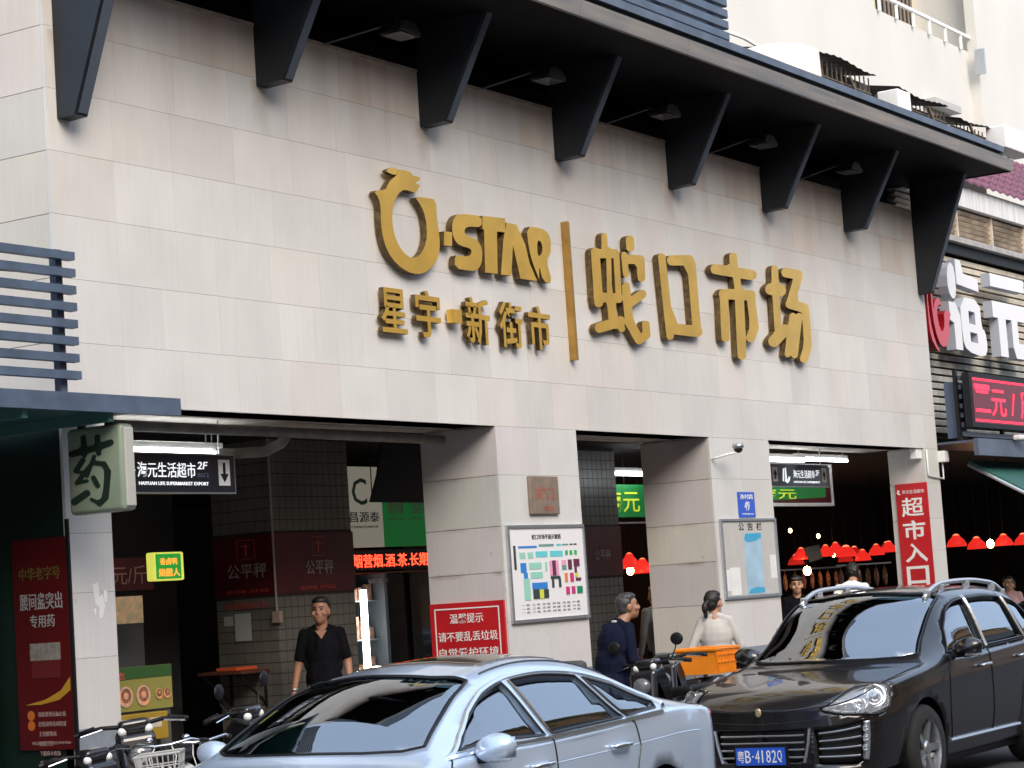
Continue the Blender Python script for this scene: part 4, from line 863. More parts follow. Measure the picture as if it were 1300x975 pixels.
bx('dark_channel', NX0, NX1, .26, .41, 6.07, 6.219, M_black, nb)
for k in range(25):
    z = 3.50+k*.1025
    x = NX0; j = 0
    while x < 36:
        L_ = 1.05; q = 'slat_%d' % (z > 4.5)
        key = ('slat', z > 4.55)
        if key not in PC:
            m_ = MB(); m_.prism([(.0, 0), (.07, .0), (.07, .02), (-.005, .07), (-.012, .062)], 'x', 0, L_-.012); o = m_.build('facade_slat', mat('cream_slat', (.62, .56, .44), .5, noise=.22, nscale=3) if z > 4.55 else M_slat2, nb); PC[key] = o.data
        else:
            o = bpy.data.objects.new('facade_slat', PC[key]); C.objects.link(o); o.parent = nb
        o.location = (x, .34, z); x += L_
# plum tiled roof
q = MB()
n = 110
for j in range(7):
    y0 = .12+j*.18; z0 = 7.14+j*.18
    pts = []
    for i in range(n+1):
        x = NX0-.3+i*(NX1-NX0)/n*1.0
        pts += [(x, .035*abs(math.sin(i*PI/2)))]
    v = []; f = []
    for i, (x, h) in enumerate(pts): v += [(x, y0-.03, z0+h-.01), (x, y0+.18, z0+.18+h-.03)]
    for i in range(n): f.append((2*i, 2*i+2, 2*i+3, 2*i+1))
    v2 = [(x, y0-.03, z0+h-.045) for x, h in pts]; k = len(v); v += v2
    for i in range(n): f.append((2*i, k+i, k+i+1, 2*i+2))
    q.add(v, f)
o = q.build('roof_tiles', mat('plum_tile', (.15, .028, .05), .45, noise=.3, nscale=8), nb, fix=False); o['kind'] = 'stuff'
bx('roof_core', NX0, NX1, .42, 2.6, 7.0, 7.13, M_black, nb)
# white raised letters (left part of the shop's name)
t = empty('raised_sign', (0, 0, 0), 0, 'large white raised characters on the slatted wall at the right edge', 'sign')
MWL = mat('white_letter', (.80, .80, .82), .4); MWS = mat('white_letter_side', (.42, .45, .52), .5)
def wl(loops):
    return poly_solid('letter', loops, .02, .14, [MWL, MWS], t)
def rr4(x0, x1, z0, z1): return [(x0, z0), (x1, z0), (x1, z1), (x0, z1)]
# simplified strokes of 海 and 元
wl([smooth_loop([(28.68, 5.42), (28.86, 5.30), (28.98, 5.42), (28.98, 5.75), (28.84, 5.86), (28.68, 5.72)])])
wl([[(29.02, 5.55), (29.85, 5.50), (29.85, 5.68), (29.30, 5.72), (29.22, 5.90), (29.02, 5.90)]])
wl([[(28.66, 5.02), (28.80, 4.99), (28.80, 4.62), (29.06, 4.62), (29.06, 5.10), (28.90, 5.28), (28.66, 5.28)]])
wl([smooth_loop([(29.08, 5.38), (29.08, 4.78), (29.20, 4.62), (29.88, 4.56), (30.03, 4.70), (29.98, 4.95), (29.85, 4.98), (29.85, 5.38)]), [(29.38, 5.02), (29.38, 5.20), (29.62, 5.19), (29.62, 5.01)], [(29.38, 4.76), (29.38, 4.90), (29.66, 4.89), (29.66, 4.75)]])
wl([rr4(30.35, 31.75, 5.63, 5.82)])
wl([[(30.35, 5.18), (30.55, 5.18), (30.55, 4.62), (30.86, 4.62), (30.86, 5.18), (31.1, 5.18), (31.1, 4.78), (31.2, 4.62), (31.75, 4.62), (31.75, 4.85), (31.35, 4.85), (31.35, 5.18), (31.75, 5.18), (31.75, 5.42), (30.35, 5.42)]])
t = empty('raised_logo', (0, 0, 0), 0, 'red curved logo in front of the white characters at the market corner', 'sign')
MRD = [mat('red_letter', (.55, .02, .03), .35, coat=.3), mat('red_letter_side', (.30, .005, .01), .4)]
poly_solid('swirl', [smooth_loop([(27.78, 5.45), (27.92, 5.45), (27.93, 5.0), (28.02, 4.75), (28.15, 4.62), (28.35, 4.62), (28.47, 4.78), (28.52, 5.0), (28.62, 5.12), (28.34, 5.13), (28.34, 4.92), (28.25, 4.82), (28.16, 4.85), (28.10, 5.0), (28.10, 5.12), (28.2, 5.2), (28.3, 5.17), (28.2, 5.30), (28.02, 5.22), (27.98, 5.05), (27.96, 5.45), (27.80, 5.35), (27.82, 4.95), (27.95, 4.66), (28.1, 4.55), (28.0, 4.55), (27.80, 4.72), (27.77, 5.0)], 1)], -.02, .20, MRD, t)
# LED screen
t = empty('led_screen', (0, 0, 0), 0, 'red LED screen showing a price at the right edge', 'LED screen')
bx('case', 27.80, 30.6, -.50, -.40, 3.47, 4.20, M_black, t)
bx('screen', 27.88, 30.55, -.504, -.5005, 3.53, 4.14, mat('led_dark', (.05, .005, .008), .4, emis=.12, ecol=(.5, .02, .06)), t)
ML = mat('led_pink', (1, .05, .12), .5, emis=1.4, ecol=(1.0, .008, .022))
text('lettering', '一', (27.95, 28.5, 3.98, 4.05), -.5045, m=ML, parent=t, bold=.06)
text('lettering', '二元 / 斤', (27.95, 30.2, 3.63, 4.03), -.5045, m=ML, parent=t, bold=.03)
q = MB()
for i in range(45):
    for z in (3.55, 4.10): q.box(27.91+i*.058, 27.91+i*.058+.045, -.5070, -.5042, z, z+.028)
q.build('border_dots', ML, t)['kind'] = 'stuff'
# rail and canopy of the shop
t = empty('slat_railing', (0, 0, 0), 0, 'dark slat railing below the red LED screen at the right edge', 'railing')
for k in range(7): bx('slat', 27.85, 36, -.36, -.32, 3.36+k*.125, 3.42+k*.125, M_cap, t)
for a in (27.8, 29.4, 31): bx('post', a, a+.07, -.315, -.27, 3.31, 4.25, M_black, t)
bx('screen_mount', 27.9, 28.2, -.26, -.1, 3.35, 4.1, mat('blue_grey_panel', (.10, .14, .22), .5), t)  # plain blue-grey panel behind the railing
t = empty('shop_canopy', (0, 0, 0), 0, 'dark steel canopy edge with a green awning beneath at the right edge', 'canopy')
bx('fascia', 27.60, 40, -.62, -.56, 3.08, 3.305, M_cap, t)
bx('top', 27.76, 40, -.559, .41, 3.27, 3.30, M_cap, t)
q = MB(); q.prism([(-.2, 3.06), (-1.25, 2.42), (-1.25, 2.37), (-.2, 3.01)], 'x', 28.3, 40); q.build('awning', mat('green_awning', (.02, .10, .08), .6, noise=.2), t)
q = MB(); q.tube([(28.28, -.2, 3.0), (28.28, -1.25, 2.38)], .025, 6); q.build('awning_arm', M_alu, t)
t = empty('floodlight', (0, 0, 0), 0, 'white floodlight on the canopy edge below the red LED screen', 'floodlight'); q = MB(); q.bbox(28.9, 29.2, -.75, -.63, 3.30, 3.37, .02); q.build('housing', M_white, t)
t = empty('floodlight', (0, 0, 0), 0, 'larger white floodlight at the right edge of the canopy', 'floodlight'); q = MB(); q.bbox(30.3, 30.85, -.78, -.63, 3.30, 3.39, .02); q.ell((30.5, -.7, 3.41), (.1, .06, .05)); q.build('housing', M_white, t)
spots = [(31.97, 1.98), (32.81, 1.93), (34.0, 1.96), (34.9, 1.96)]
for (x, z), lb in zip(spots, ('red pendant lamp just right of the market corner', 'red pendant lamp left of the bright bulb under the awning', 'red pendant lamp right of the bright bulb under the awning', 'red pendant lamp at the right edge under the awning')):
    pendant(x, 1.5, z, rad=.15, label=lb)
o = empty('bare_bulb', (33.40, 1.5, 1.97), 0, 'bright bare bulb between the red lamps under the awning', 'bulb')
q = MB(); q.ell((0, 0, 0), (.055, .055, .07)); q.build('glass', M_bulb, o, smooth=True); q = MB(); q.tube([(0, 0, .08), (0, 0, 1.3)], .006, 5); q.build('cord', M_black, o)
bx('hall_ceiling', 27.76, 44, .61, 8.3, 3.36, 3.46, M_ceil, nb)
bx('end_wall', 43.9, 44, .0, 11.7, 0, 3.47, M_ceil, nb)
bx('hall_wall', 27.76, 43.9, 8.0, 8.1, 0, 3.47, mat('maroon_wall', (.02, .008, .008), .8), nb)

# ================================================================ TALL BLOCK BEHIND
tb = empty('apartment_block', (0, 0, 0), 0, 'tall cream rendered block with a barred window and white balcony rail above the canopy', 'building')
M_cream = mat('cream_render', (.63, .615, .57), .8, noise=.06, nscale=.5, stretch=(1, 1, .7))
bx('wall', 22, 36.6, 4.0, 4.3, 6, 22, M_cream, tb)
bx('wall', 41.6, 75, 4.0, 4.3, 6, 22, M_cream, tb)
bx('wall', 36.6, 41.6, 4.0, 4.3, 6, 11.74, M_cream, tb)
bx('wall', 36.6, 47, 5.2, 5.4, 11.0, 22, mat('cream_recess', (.66, .60, .46), .8), tb)
bx('jamb', 41.6, 41.9, 4.301, 5.199, 11, 22, M_cream, tb)
t = empty('balcony_railing', (0, 0, 0), 0, 'white balcony railing below the barred window at the top right', 'railing')
bx('top_rail', 36.5, 41.7, 3.92, 3.98, 11.98, 12.04, M_white, t)
for k in range(7): bx('post', 36.7+k*.8, 36.76+k*.8, 3.93, 3.97, 11.70, 11.979, M_white, t)
wn = bx('window', 39.6, 41.3, 5.15, 5.19, 12.0, 15.0, mat('window_dark', (.02, .02, .022), .6), tb)
for k in range(9): bx('window_bar', 39.6+k*.2, 39.63+k*.2, 5.08, 5.11, 12.0, 15.0, mat('rusty_bar', (.30, .24, .18), .6), wn)
bx('pilaster', 41.2, 41.6, 3.8, 3.999, 6, 22, M_cream, tb)
bx('vent', 38.6, 39.9, 3.75, 3.999, 10.25, 10.38, mat('vent_grey', (.45, .45, .43), .7), tb)
bx('pipe_stub', 41.0, 41.06, 3.6, 3.8, 11.2, 11.7, M_alu, tb)
# lean-to canopies with racks along its foot
M_rust = mat('rusty_rack', (.09, .075, .06), .8, noise=.5, nscale=12, tint=(.14, .11, .08))
for k, (a, b, lb) in enumerate(((28.6, 31.3, 'corrugated lean-to roof with rusty racks above the canopy, nearest the slatted screen'), (32.0, 34.4, 'corrugated lean-to roof with rusty racks in the middle of the row above the canopy'), (34.6, 36.2, 'short corrugated lean-to roof with a white sheet at the far end above the canopy'))):
    t = empty('lean_to_roof', (0, 0, 0), 0, lb, 'lean-to')
    q = MB(); n = int((b-a)/.12)
    v = []; f = []
    for i in range(n+1):
        x = a+i*.12; h = .02*(i % 2)
        v += [(x, 1.85, 9.22-k*.08+h+.03*math.sin(x*3)), (x, 3.9, 9.6+h)]
    for i in range(n): f.append((2*i, 2*i+2, 2*i+3, 2*i+1))
    q.add(v, f); q.build('roof_sheet', mat('weathered_sheet', (.10, .095, .088), .8, noise=.4, nscale=10), t, fix=False)
    q = MB(); x = a+.1
    while x < b: q.tube([(x, 2.0, 8.3), (x, 2.0, 9.2-k*.08)], .012, 4); x += .17
    for z in (8.45, 8.7, 8.95): q.tube([(a, 2.0, z), (b, 2.0, z)], .018, 5)
    q.tube([(b-1.0, 1.9, 9.05), (b-.4, 1.9, 8.4)], .03, 5); q.tube([(a+.8, 2.1, 9.0), (a+1.7, 2.1, 8.4)], .02, 5)
    o = q.build('rack_bars', M_rust, t); o['kind'] = 'stuff'
    bx('rack_shadow_board', a-.05, b+.25, 2.15, 2.2, 8.0, 9.17-k*.08, mat('dark_board', (.045, .04, .035), .9), t)  # dark board added to stand in for the shade behind the bars
    rr = random.Random(k)
    for j in range(5):
        x = a+.2+j*(b-a-.5)/5; bx('stored_box', x, x+.4, 2.02, 2.14, 8.3, 8.3+rr.uniform(.25, .6), mat('stored_%d' % (j % 3), [(.25, .22, .18), (.12, .12, .12), (.35, .33, .30)][j % 3], .8), t)
t = empty('water_tank', (0, 0, 0), 0, 'cream round tank on the roof right of the slatted screen', 'tank')
q = MB(); q.lathe([(.001, 9.06), (.50, 9.04), (.62, 8.98), (.64, 8.2)], (27.95, 2.0, 0), seg=32); q.build('shell', mat('cream_tank', (.72, .66, .55), .5, noise=.08), t, smooth=True)
for x, w_, lb in ((31.42, .5, 'white box unit between the first two lean-to roofs'), (36.1, 1.3, 'white sheet metal box at the far right end of the lean-to roofs')):
    t = empty('condenser_unit', (0, 0, 0), 0, lb, 'air conditioner'); q = MB(); q.bbox(x, x+w_, 1.6, 1.95, 8.3 if w_ < 1 else 8.72, 9.0 if w_ < 1 else 9.12, .02); q.build('case', M_white, t)
q = MB(); q.tube([(27.5, 3.5, 9.9), (29.5, 3.2, 9.75), (31, 3.0, 9.45)], .03, 6); tag(q.build('roof_pipe', M_white, None), 'thin pale pipe running down to the lean-to roofs', 'pipe')
bx('roof_slab', 11.6, 60, .9, 4.0, 6.5, 6.8, mat('roof_grey', (.3, .3, .3), .9), market)
# ================================================================ ACROSS THE STREET (seen in the car glass)
op = empty('street_block', (0, 0, 0), 0, 'long ochre block across the street behind the viewer', 'building')
bx('wall', -60, 70, -32, -21, -.2, 13, mat('ochre_render', (.50, .27, .12), .8, noise=.15, nscale=.4), op)
for i in range(26):
    for z in (2.2, 5.2, 8.2, 10.6):
        bx('window', -58+i*5, -56+i*5, -20.99, -20.9, z, z+1.5, M_black, op)
bx('parapet', -60, 70, -21.4, -20.7, 13, 13.4, M_cream, op)
M_leaf = mat('leaf', (.045, .085, .025), .7, noise=.4, nscale=1.5)
M_bark = mat('bark', (.10, .075, .05), .9)
def tree(x, y, h, seed, label):
    t = empty('street_tree', (x, y, -.2), 0, label, 'tree', 'trees across the street')
    r_ = random.Random(seed)
    q = MB(); q.tube([(0, 0, 0), (.1, 0, h*.3), (0, .1, h*.55)], [.2, .16, .1], 8)
    for k in range(5):
        a = k*1.3; q.tube([(0, .05, h*.4), (math.cos(a)*1.3, math.sin(a)*1.3, h*.75)], [.09, .03], 5)
    q.build('trunk', M_bark, t)
    q = MB()
    cl = [(r_.gauss(0, 1.7), r_.gauss(0, 1.3), h*.72+r_.gauss(0, h*.11), r_.uniform(.5, 1.0)) for _ in range(22)]
    for cx, cy, cz, cr in cl:
        for _ in range(110):
            p = Vector((r_.gauss(0, 1), r_.gauss(0, 1), r_.gauss(0, .8))).normalized()*cr*r_.uniform(.6, 1.05); s_ = .13
            a = Vector((r_.uniform(-1, 1), r_.uniform(-1, 1), r_.uniform(-1, 1))).normalized(); b = a.orthogonal().normalized()
            o_ = Vector((cx, cy, cz))+p; q.add([o_-a*s_, o_+b*s_*.6, o_+a*s_, o_-b*s_*.6], [(0, 1, 2, 3)])
    o = q.build('crown', M_leaf, t, fix=False); return t
for i, (x, y, h) in enumerate(((-8, -18, 7.5), (6, -18, 7), (18, -17.5, 9), (24, -18, 10), (31, -17.5, 10.5), (40, -18, 10), (52, -18, 9))):
    tree(x, y, h, i, 'street tree across the road, number %s along the ochre block' % ['one', 'two', 'three', 'four', 'five', 'six', 'seven'][i])

# ================================================================ CARS
def cr(P, t):
    """Catmull-Rom through the rows of P (n, ...) at parameters t"""
    n = len(P); t = np.clip(np.asarray(t, float), 0, n-1-1e-9); i = np.floor(t).astype(int); f = (t-i)
    g = lambda k: P[np.clip(k, 0, n-1)]
    sh = (-1,)+(1,)*(P.ndim-1); f = f.reshape(sh)
    p0, p1, p2, p3 = g(i-1), g(i), g(i+1), g(i+2)
    return .5*((2*p1)+(-p0+p2)*f+(2*p0-5*p1+4*p2-p3)*f*f+(-p0+3*p1-3*p2+p3)*f**3)
class Body:
    """half body surface S(u, v): u runs nose to tail, v from the belly centre line round the side to the roof centre line"""
    def __init__(s, st, bow=None):
        for k_, d9 in (bow or {}).items():
            x_ = st[k_][0]; st[k_] = ([x_]*7+[x_-d9*.15, x_-d9*.68, x_-d9], st[k_][1], st[k_][2])
        s.A = np.array([[[x if not isinstance(x, list) else x[j], y, z] for j, (y, z) in enumerate(zip([0]+ys+[0], zs))] for x, ys, zs in st], float)
        s.nu, s.nv = s.A.shape[:2]
        mir = np.array([1, -1, 1.])
        s.X = np.concatenate([s.A[:, 1:2]*mir, s.A, s.A[:, -2:-1]*mir], 1)
        s.du = np.linspace(0, s.nu-1, (s.nu-1)*8+1); s.dv = np.linspace(0, s.nv-1, (s.nv-1)*6+1)
        s.G = s.grid(s.du, s.dv)
    def grid(s, us, vs):
        B = cr(s.X, us); return np.swapaxes(cr(np.swapaxes(B, 0, 1), np.asarray(vs)+1), 0, 1)
    def pts(s, uv):
        uv = np.asarray(uv, float); out = np.empty((len(uv), 3))
        for k in range(0, len(uv), 400):
            q = uv[k:k+400]; B = cr(s.X, q[:, 0])
            n = s.nv+2; t = np.clip(q[:, 1]+1, 0, n-1-1e-9); i = np.floor(t).astype(int); f = (t-i)[:, None]; r_ = np.arange(len(q))
            g = lambda a: B[r_, np.clip(a, 0, n-1)]
            p0, p1, p2, p3 = g(i-1), g(i), g(i+1), g(i+2)
            out[k:k+400] = .5*((2*p1)+(-p0+p2)*f+(2*p0-5*p1+4*p2-p3)*f*f+(-p0+3*p1-3*p2+p3)*f**3)
        return out
    def nrm(s, uv):
        e = .02; uv = np.asarray(uv, float)
        a = s.pts(uv+[e, 0])-s.pts(uv-[e, 0]); b = s.pts(uv+[0, e])-s.pts(uv-[0, e]); n = np.cross(a, b)
        n /= np.maximum(np.linalg.norm(n, axis=1), 1e-9)[:, None]
        c = s.pts(uv)-np.array([2.4, 0, .6]); sg = np.sign((n*c).sum(1)); sg[sg == 0] = 1
        return n*sg[:, None]
    def find(s, P, axes, ur=(0, 99), vr=(0, 99)):
        """(u, v) of the surface points whose coordinates on the two given axes are nearest P"""
        U, V = np.meshgrid(s.du, s.dv, indexing='ij'); ok = (U >= ur[0]) & (U <= ur[1]) & (V >= vr[0]) & (V <= vr[1])
        out = []
        for p in P:
            D = sum((s.G[..., a]-p[k])**2 for k, a in enumerate(axes)); D[~ok] = 1e9
            i, j = np.unravel_index(D.argmin(), D.shape); uv = np.array([s.du[i], s.dv[j]])
            for _ in range(6):
                e = .01; f0 = s.pts([uv])[0][list(axes)]-p
                J = np.stack([(s.pts([uv+[e, 0]])[0][list(axes)]-p-f0)/e, (s.pts([uv+[0, e]])[0][list(axes)]-p-f0)/e], 1)
                try: d = np.linalg.solve(J, -f0)
                except Exception: break
                if np.abs(d).max() > .5: break
                uv = uv+d
            uv[0] = np.clip(uv[0], max(ur[0], 0), min(ur[1], s.nu-1)); uv[1] = np.clip(uv[1], max(vr[0], 0), min(vr[1], s.nv-1)); out.append(tuple(uv))
        return out
def densify(L, step, closed=True):
    o = []; n = len(L)
    for i in range(n if closed else n-1):
        a = np.array(L[i]); b = np.array(L[(i+1) % n]); k = max(1, int(math.ceil(np.abs(b-a).max()/step)))
        o += [tuple(a+(b-a)*t/k) for t in range(k)]
    if not closed: o.append(tuple(L[-1]))
    return o
def inside(p, L):
    x, y = p; c = False; n = len(L); j = n-1
    for i in range(n):
        if (L[i][1] > y) != (L[j][1] > y) and x < (L[j][0]-L[i][0])*(y-L[i][1])/(L[j][1]-L[i][1])+L[i][0]: c = not c
        j = i
    return c
def cut_body(B, regions, mats, thing, paint, skip=()):
    """regions: name -> (uv loop, material, offset, part name). Every region becomes its own part; the rest is the body."""
    vs = [(u, v) for u in B.du[::2] for v in B.dv[::2]]
    loops = {k: densify(r_[0], .12) for k, r_ in regions.items()}
    def near(p):
        for L in loops.values():
            A = np.array(L)
            if (np.abs(A-p).max(1) < .055).any(): return True
        return False
    edge = lambda p: p[0] in (0, B.nu-1) or p[1] in (0, B.nv-1)
    vs = [p for p in vs if edge(p) or not near(p)]
    ed = []
    for L in loops.values():
        k = len(vs); vs += L; ed += [(k+i, k+(i+1) % len(L)) for i in range(len(L))]
    r_ = delaunay_2d_cdt([Vector(p) for p in vs], ed, [], 0, 1e-4)
    V = [tuple(p) for p in r_[0]]; P = B.pts(V); N = B.nrm(V)
    groups = {k: [] for k in regions}; groups[None] = []
    for f in r_[2]:
        c = (sum(V[i][0] for i in f)/3, sum(V[i][1] for i in f)/3)
        for k, L in regions.items():
            if inside(c, L[0]): groups[k].append(f); break
        else: groups[None].append(f)
    def mk(name, fs, sides, m, off, thick):
        idx = sorted({i for f in fs for i in f}); mp = {i: k for k, i in enumerate(idx)}
        q = MB()
        for sd_ in sides:
            pts = [(P[i][0]+N[i][0]*off, sd_*(P[i][1]+N[i][1]*off), P[i][2]+N[i][2]*off) for i in idx]
            q.add(pts, [tuple(mp[i] for i in (f if sd_ > 0 else f[::-1])) for f in fs])
        me = bpy.data.meshes.new(name); me.from_pydata(q.v, [], q.f); me.materials.append(m)
        bm = bmesh.new(); bm.from_mesh(me); bmesh.ops.remove_doubles(bm, verts=bm.verts[:], dist=2e-4)
        bmesh.ops.recalc_face_normals(bm, faces=bm.faces[:])
        up_ = sum(f.normal.z*f.calc_area() for f in bm.faces if f.calc_center_median().z > .8)
        ctr = Vector((2.4, 0, .6)); s_ = sum(f.normal.dot(f.calc_center_median()-ctr)*f.calc_area() for f in bm.faces)
        if s_ < 0: bmesh.ops.reverse_faces(bm, faces=bm.faces[:])
        bm.to_mesh(me); bm.free()
        me.polygons.foreach_set('use_smooth', [True]*len(me.polygons))
        o = bpy.data.objects.new(name, me); C.objects.link(o); o.parent = thing
        if thick:
            md = o.modifiers.new('thickness', 'SOLIDIFY'); md.thickness = thick; md.offset = -1
        return o
    body = mk('body', groups[None], (-1, 1), paint, 0, .025)
    for k, (L, m, off, nm, split) in regions.items():
        if m is None: continue
        if split:
            for sd_ in (-1, 1): mk(nm, groups[k], (sd_,), m, off, .006)
        else: mk(nm, groups[k], (-1, 1), m, off, .006)
    return body
def surf_line(B, uv, r_, off=0.0, side=-1, step=.1, closed=False, cl=None):
    L = densify(uv, step, closed); P = B.pts(L); N = B.nrm(L)
    return [(p[0]+n[0]*off, side*(p[1]+n[1]*off), p[2]+n[2]*off) for p, n in zip(P, N)]
def car_paint(name, col, flake=.5, metal=.6, rough=.28):
    m = mat(name, col, rough, metal, noise=.04, nscale=3, coat=1.0)
    return m
M_glass = bpy.data.materials.new('car_glass'); M_glass.use_nodes = True
def _glass():
    n = M_glass.node_tree; n.nodes.clear(); o = n.nodes.new('ShaderNodeOutputMaterial'); g = n.nodes.new('ShaderNodeBsdfGlossy'); g.inputs['Roughness'].default_value = .015; g.inputs['Color'].default_value = (.9, .95, 1, 1)
    t = n.nodes.new('ShaderNodeBsdfTransparent'); t.inputs[0].default_value = (.55, .62, .58, 1)
    f = n.nodes.new('ShaderNodeFresnel'); f.inputs['IOR'].default_value = 1.75
    mr = n.nodes.new('ShaderNodeMapRange'); mr.inputs[1].default_value = 0; mr.inputs[2].default_value = 1; mr.inputs[3].default_value = .32; mr.inputs[4].default_value = 1.0
    mx = n.nodes.new('ShaderNodeMixShader'); n.links.new(f.outputs[0], mr.inputs[0]); n.links.new(mr.outputs[0], mx.inputs[0]); n.links.new(t.outputs[0], mx.inputs[1]); n.links.new(g.outputs[0], mx.inputs[2]); n.links.new(mx.outputs[0], o.inputs[0])
_glass()
M_glass_t = M_glass.copy(); M_glass_t.name = 'tinted_car_glass'
for n_ in M_glass_t.node_tree.nodes:
    if n_.type == 'BSDF_TRANSPARENT': n_.inputs[0].default_value = (.10, .12, .13, 1)
M_trim = mat('window_trim_black', (.012, .012, .013), .35)
M_seat = mat('seat_fabric', (.06, .058, .055), .8, noise=.2)
M_lens = mat('lamp_lens_clear', (.8, .83, .86), .05, coat=1.0, trans=.85)
M_refl = mat('lamp_reflector', (.85, .86, .88), .12, .9)
M_tail = mat('tail_lamp_red', (.35, .01, .02), .12, coat=1.0)
def wheel(thing, x, y, z, R_, w_, spokes=10, side=-1):
    wl_ = empty('wheel', (x, y, z)); wl_.parent = thing
    q = MB(); q.lathe([(R_*.66, -w_/2), (R_*.9, -w_/2), (R_*.98, -w_*.38), (R_, -w_*.2), (R_, w_*.2), (R_*.98, w_*.38), (R_*.9, w_/2), (R_*.66, w_/2)], axis='y', seg=40); q.build('tyre', M_rubber, wl_, smooth=True)
    q = MB(); rim = R_*.68; s = side
    q.lathe([(rim, s*w_*.5), (rim*.96, s*w_*.47), (rim*.93, s*w_*.3), (rim*.92, -s*w_*.45)], axis='y', seg=40)
    for k in range(spokes):
        a = 2*PI*k/spokes; ca, sa = math.cos(a), math.sin(a); hw = .032
        for (r0, r1, y0, y1) in ((.05, rim*.95, s*w_*.36, s*w_*.42),):
            v = []
            for rr_, yy, h_ in ((r0, y0, hw), (r1, y1, hw*.75)):
                for t_ in (-1, 1):
                    v.append((ca*rr_-sa*t_*h_, yy, sa*rr_+ca*t_*h_)); 
                for t_ in (1, -1):
                    v.append((ca*rr_-sa*t_*h_, yy-s*.03, sa*rr_+ca*t_*h_))
            q.add(v, [(0, 1, 5, 4), (1, 2, 6, 5), (2, 3, 7, 6), (3, 0, 4, 7), (0, 3, 2, 1), (4, 5, 6, 7)])
    q.lathe([(.001, s*w_*.43), (.05, s*w_*.42), (.065, s*w_*.36), (.065, s*w_*.2)], axis='y', seg=16)
    q.build('rim', M_alu, wl_, angle=35)
    q = MB(); q.lathe([(.001, s*w_*.1), (rim*.8, s*w_*.1), (rim*.8, -s*.01)], axis='y', seg=24); q.build('brake_disc', mat('brake_disc', (.12, .12, .12), .4, .8), wl_)
    return wl_
def mirror(thing, x, y, z, paint, side=-1, cap=None):
    t = empty('mirror', (x, y, z)); t.parent = thing
    q = MB(); bm_ = bmesh.new(); bmesh.ops.create_uvsphere(bm_, u_segments=18, v_segments=12, radius=1)
    for v in bm_.verts:
        c = v.co; v.co = (max(c.x, -1)*.085 if c.x < .35 else .03+c.x*.0, c.y*.135, c.z*.085+.012*c.y*side)
    q.add([v.co for v in bm_.verts], [[k.index for k in f.verts] for f in bm_.faces]); bm_.free()
    q.build('housing', paint, t, smooth=True)
    q = MB(); q.lathe([(.001, .034), (.075, .034)], axis='x', seg=16)
    q = MB(); q.bbox(.031, .036, -.115, .115, -.06, .06, .002); q.build('mirror_glass', M_chrome, t)
    q = MB(); q.bbox(-.03, .03, -.10*side*-1-.0 if side > 0 else .06, .20 if side < 0 else -.06, -.085, -.05, .012); q.build('mirror_arm', M_black, t)
    if cap:
        q = MB(); q.bbox(-.088, -.03, -.125, .0, -.072, -.052, .006); q.build('indicator', M_lens, t)
    return t
def cabin(thing, x0, x1, hw, zf, dash_x, seatz):
    q = MB(); q.bbox(x0, x1, -hw, hw, .18, zf, .03); q.build('cabin_floor', M_black, thing)
    q = MB(); q.prism([(dash_x-.25, zf+.05), (dash_x-.25, seatz+.34), (dash_x+.05, seatz+.40), (dash_x+.32, seatz+.32), (dash_x+.34, seatz+.1), (dash_x+.2, zf+.05)], 'y', -hw, hw); q.build('dashboard', mat('dash_grey', (.035, .037, .038), .7), thing)
    for x in (dash_x+.85, dash_x+1.75):
        for y in (-.36, .36):
            s_ = empty('seat', (x, y, seatz)); s_.parent = thing
            q = MB(); q.bbox(-.25, .28, -.25, .25, -.15, .05, .05); q.build('cushion', M_seat, s_, smooth=True)
            q = MB(); q.prism([(.20, .0), (.32, .0), (.48, .58), (.38, .60)], 'y', -.24, .24); q.build('backrest', M_seat, s_)
            q = MB(); q.bbox(.40, .49, -.12, .12, .62, .80, .035); q.build('headrest', M_seat, s_, smooth=True)
    q = MB(); pts = []
    for k in range(24):
        a = 2*PI*k/24; pts.append((dash_x+.42-.10*math.sin(a), -.36+.185*math.cos(a), seatz+.36+.16*math.sin(a)))
    q.tube(pts, .014, 6, closed=True); q.tube([(dash_x+.3, -.36, seatz+.33), (dash_x+.42, -.36, seatz+.36)], .03, 6); q.tube([pts[0], pts[12]], .014, 5); q.build('steering_wheel', M_black, thing)

def side_uv(B, P, vr=(3, 7.6), ur=(0, 99)): return B.find(P, (0, 2), ur, vr)

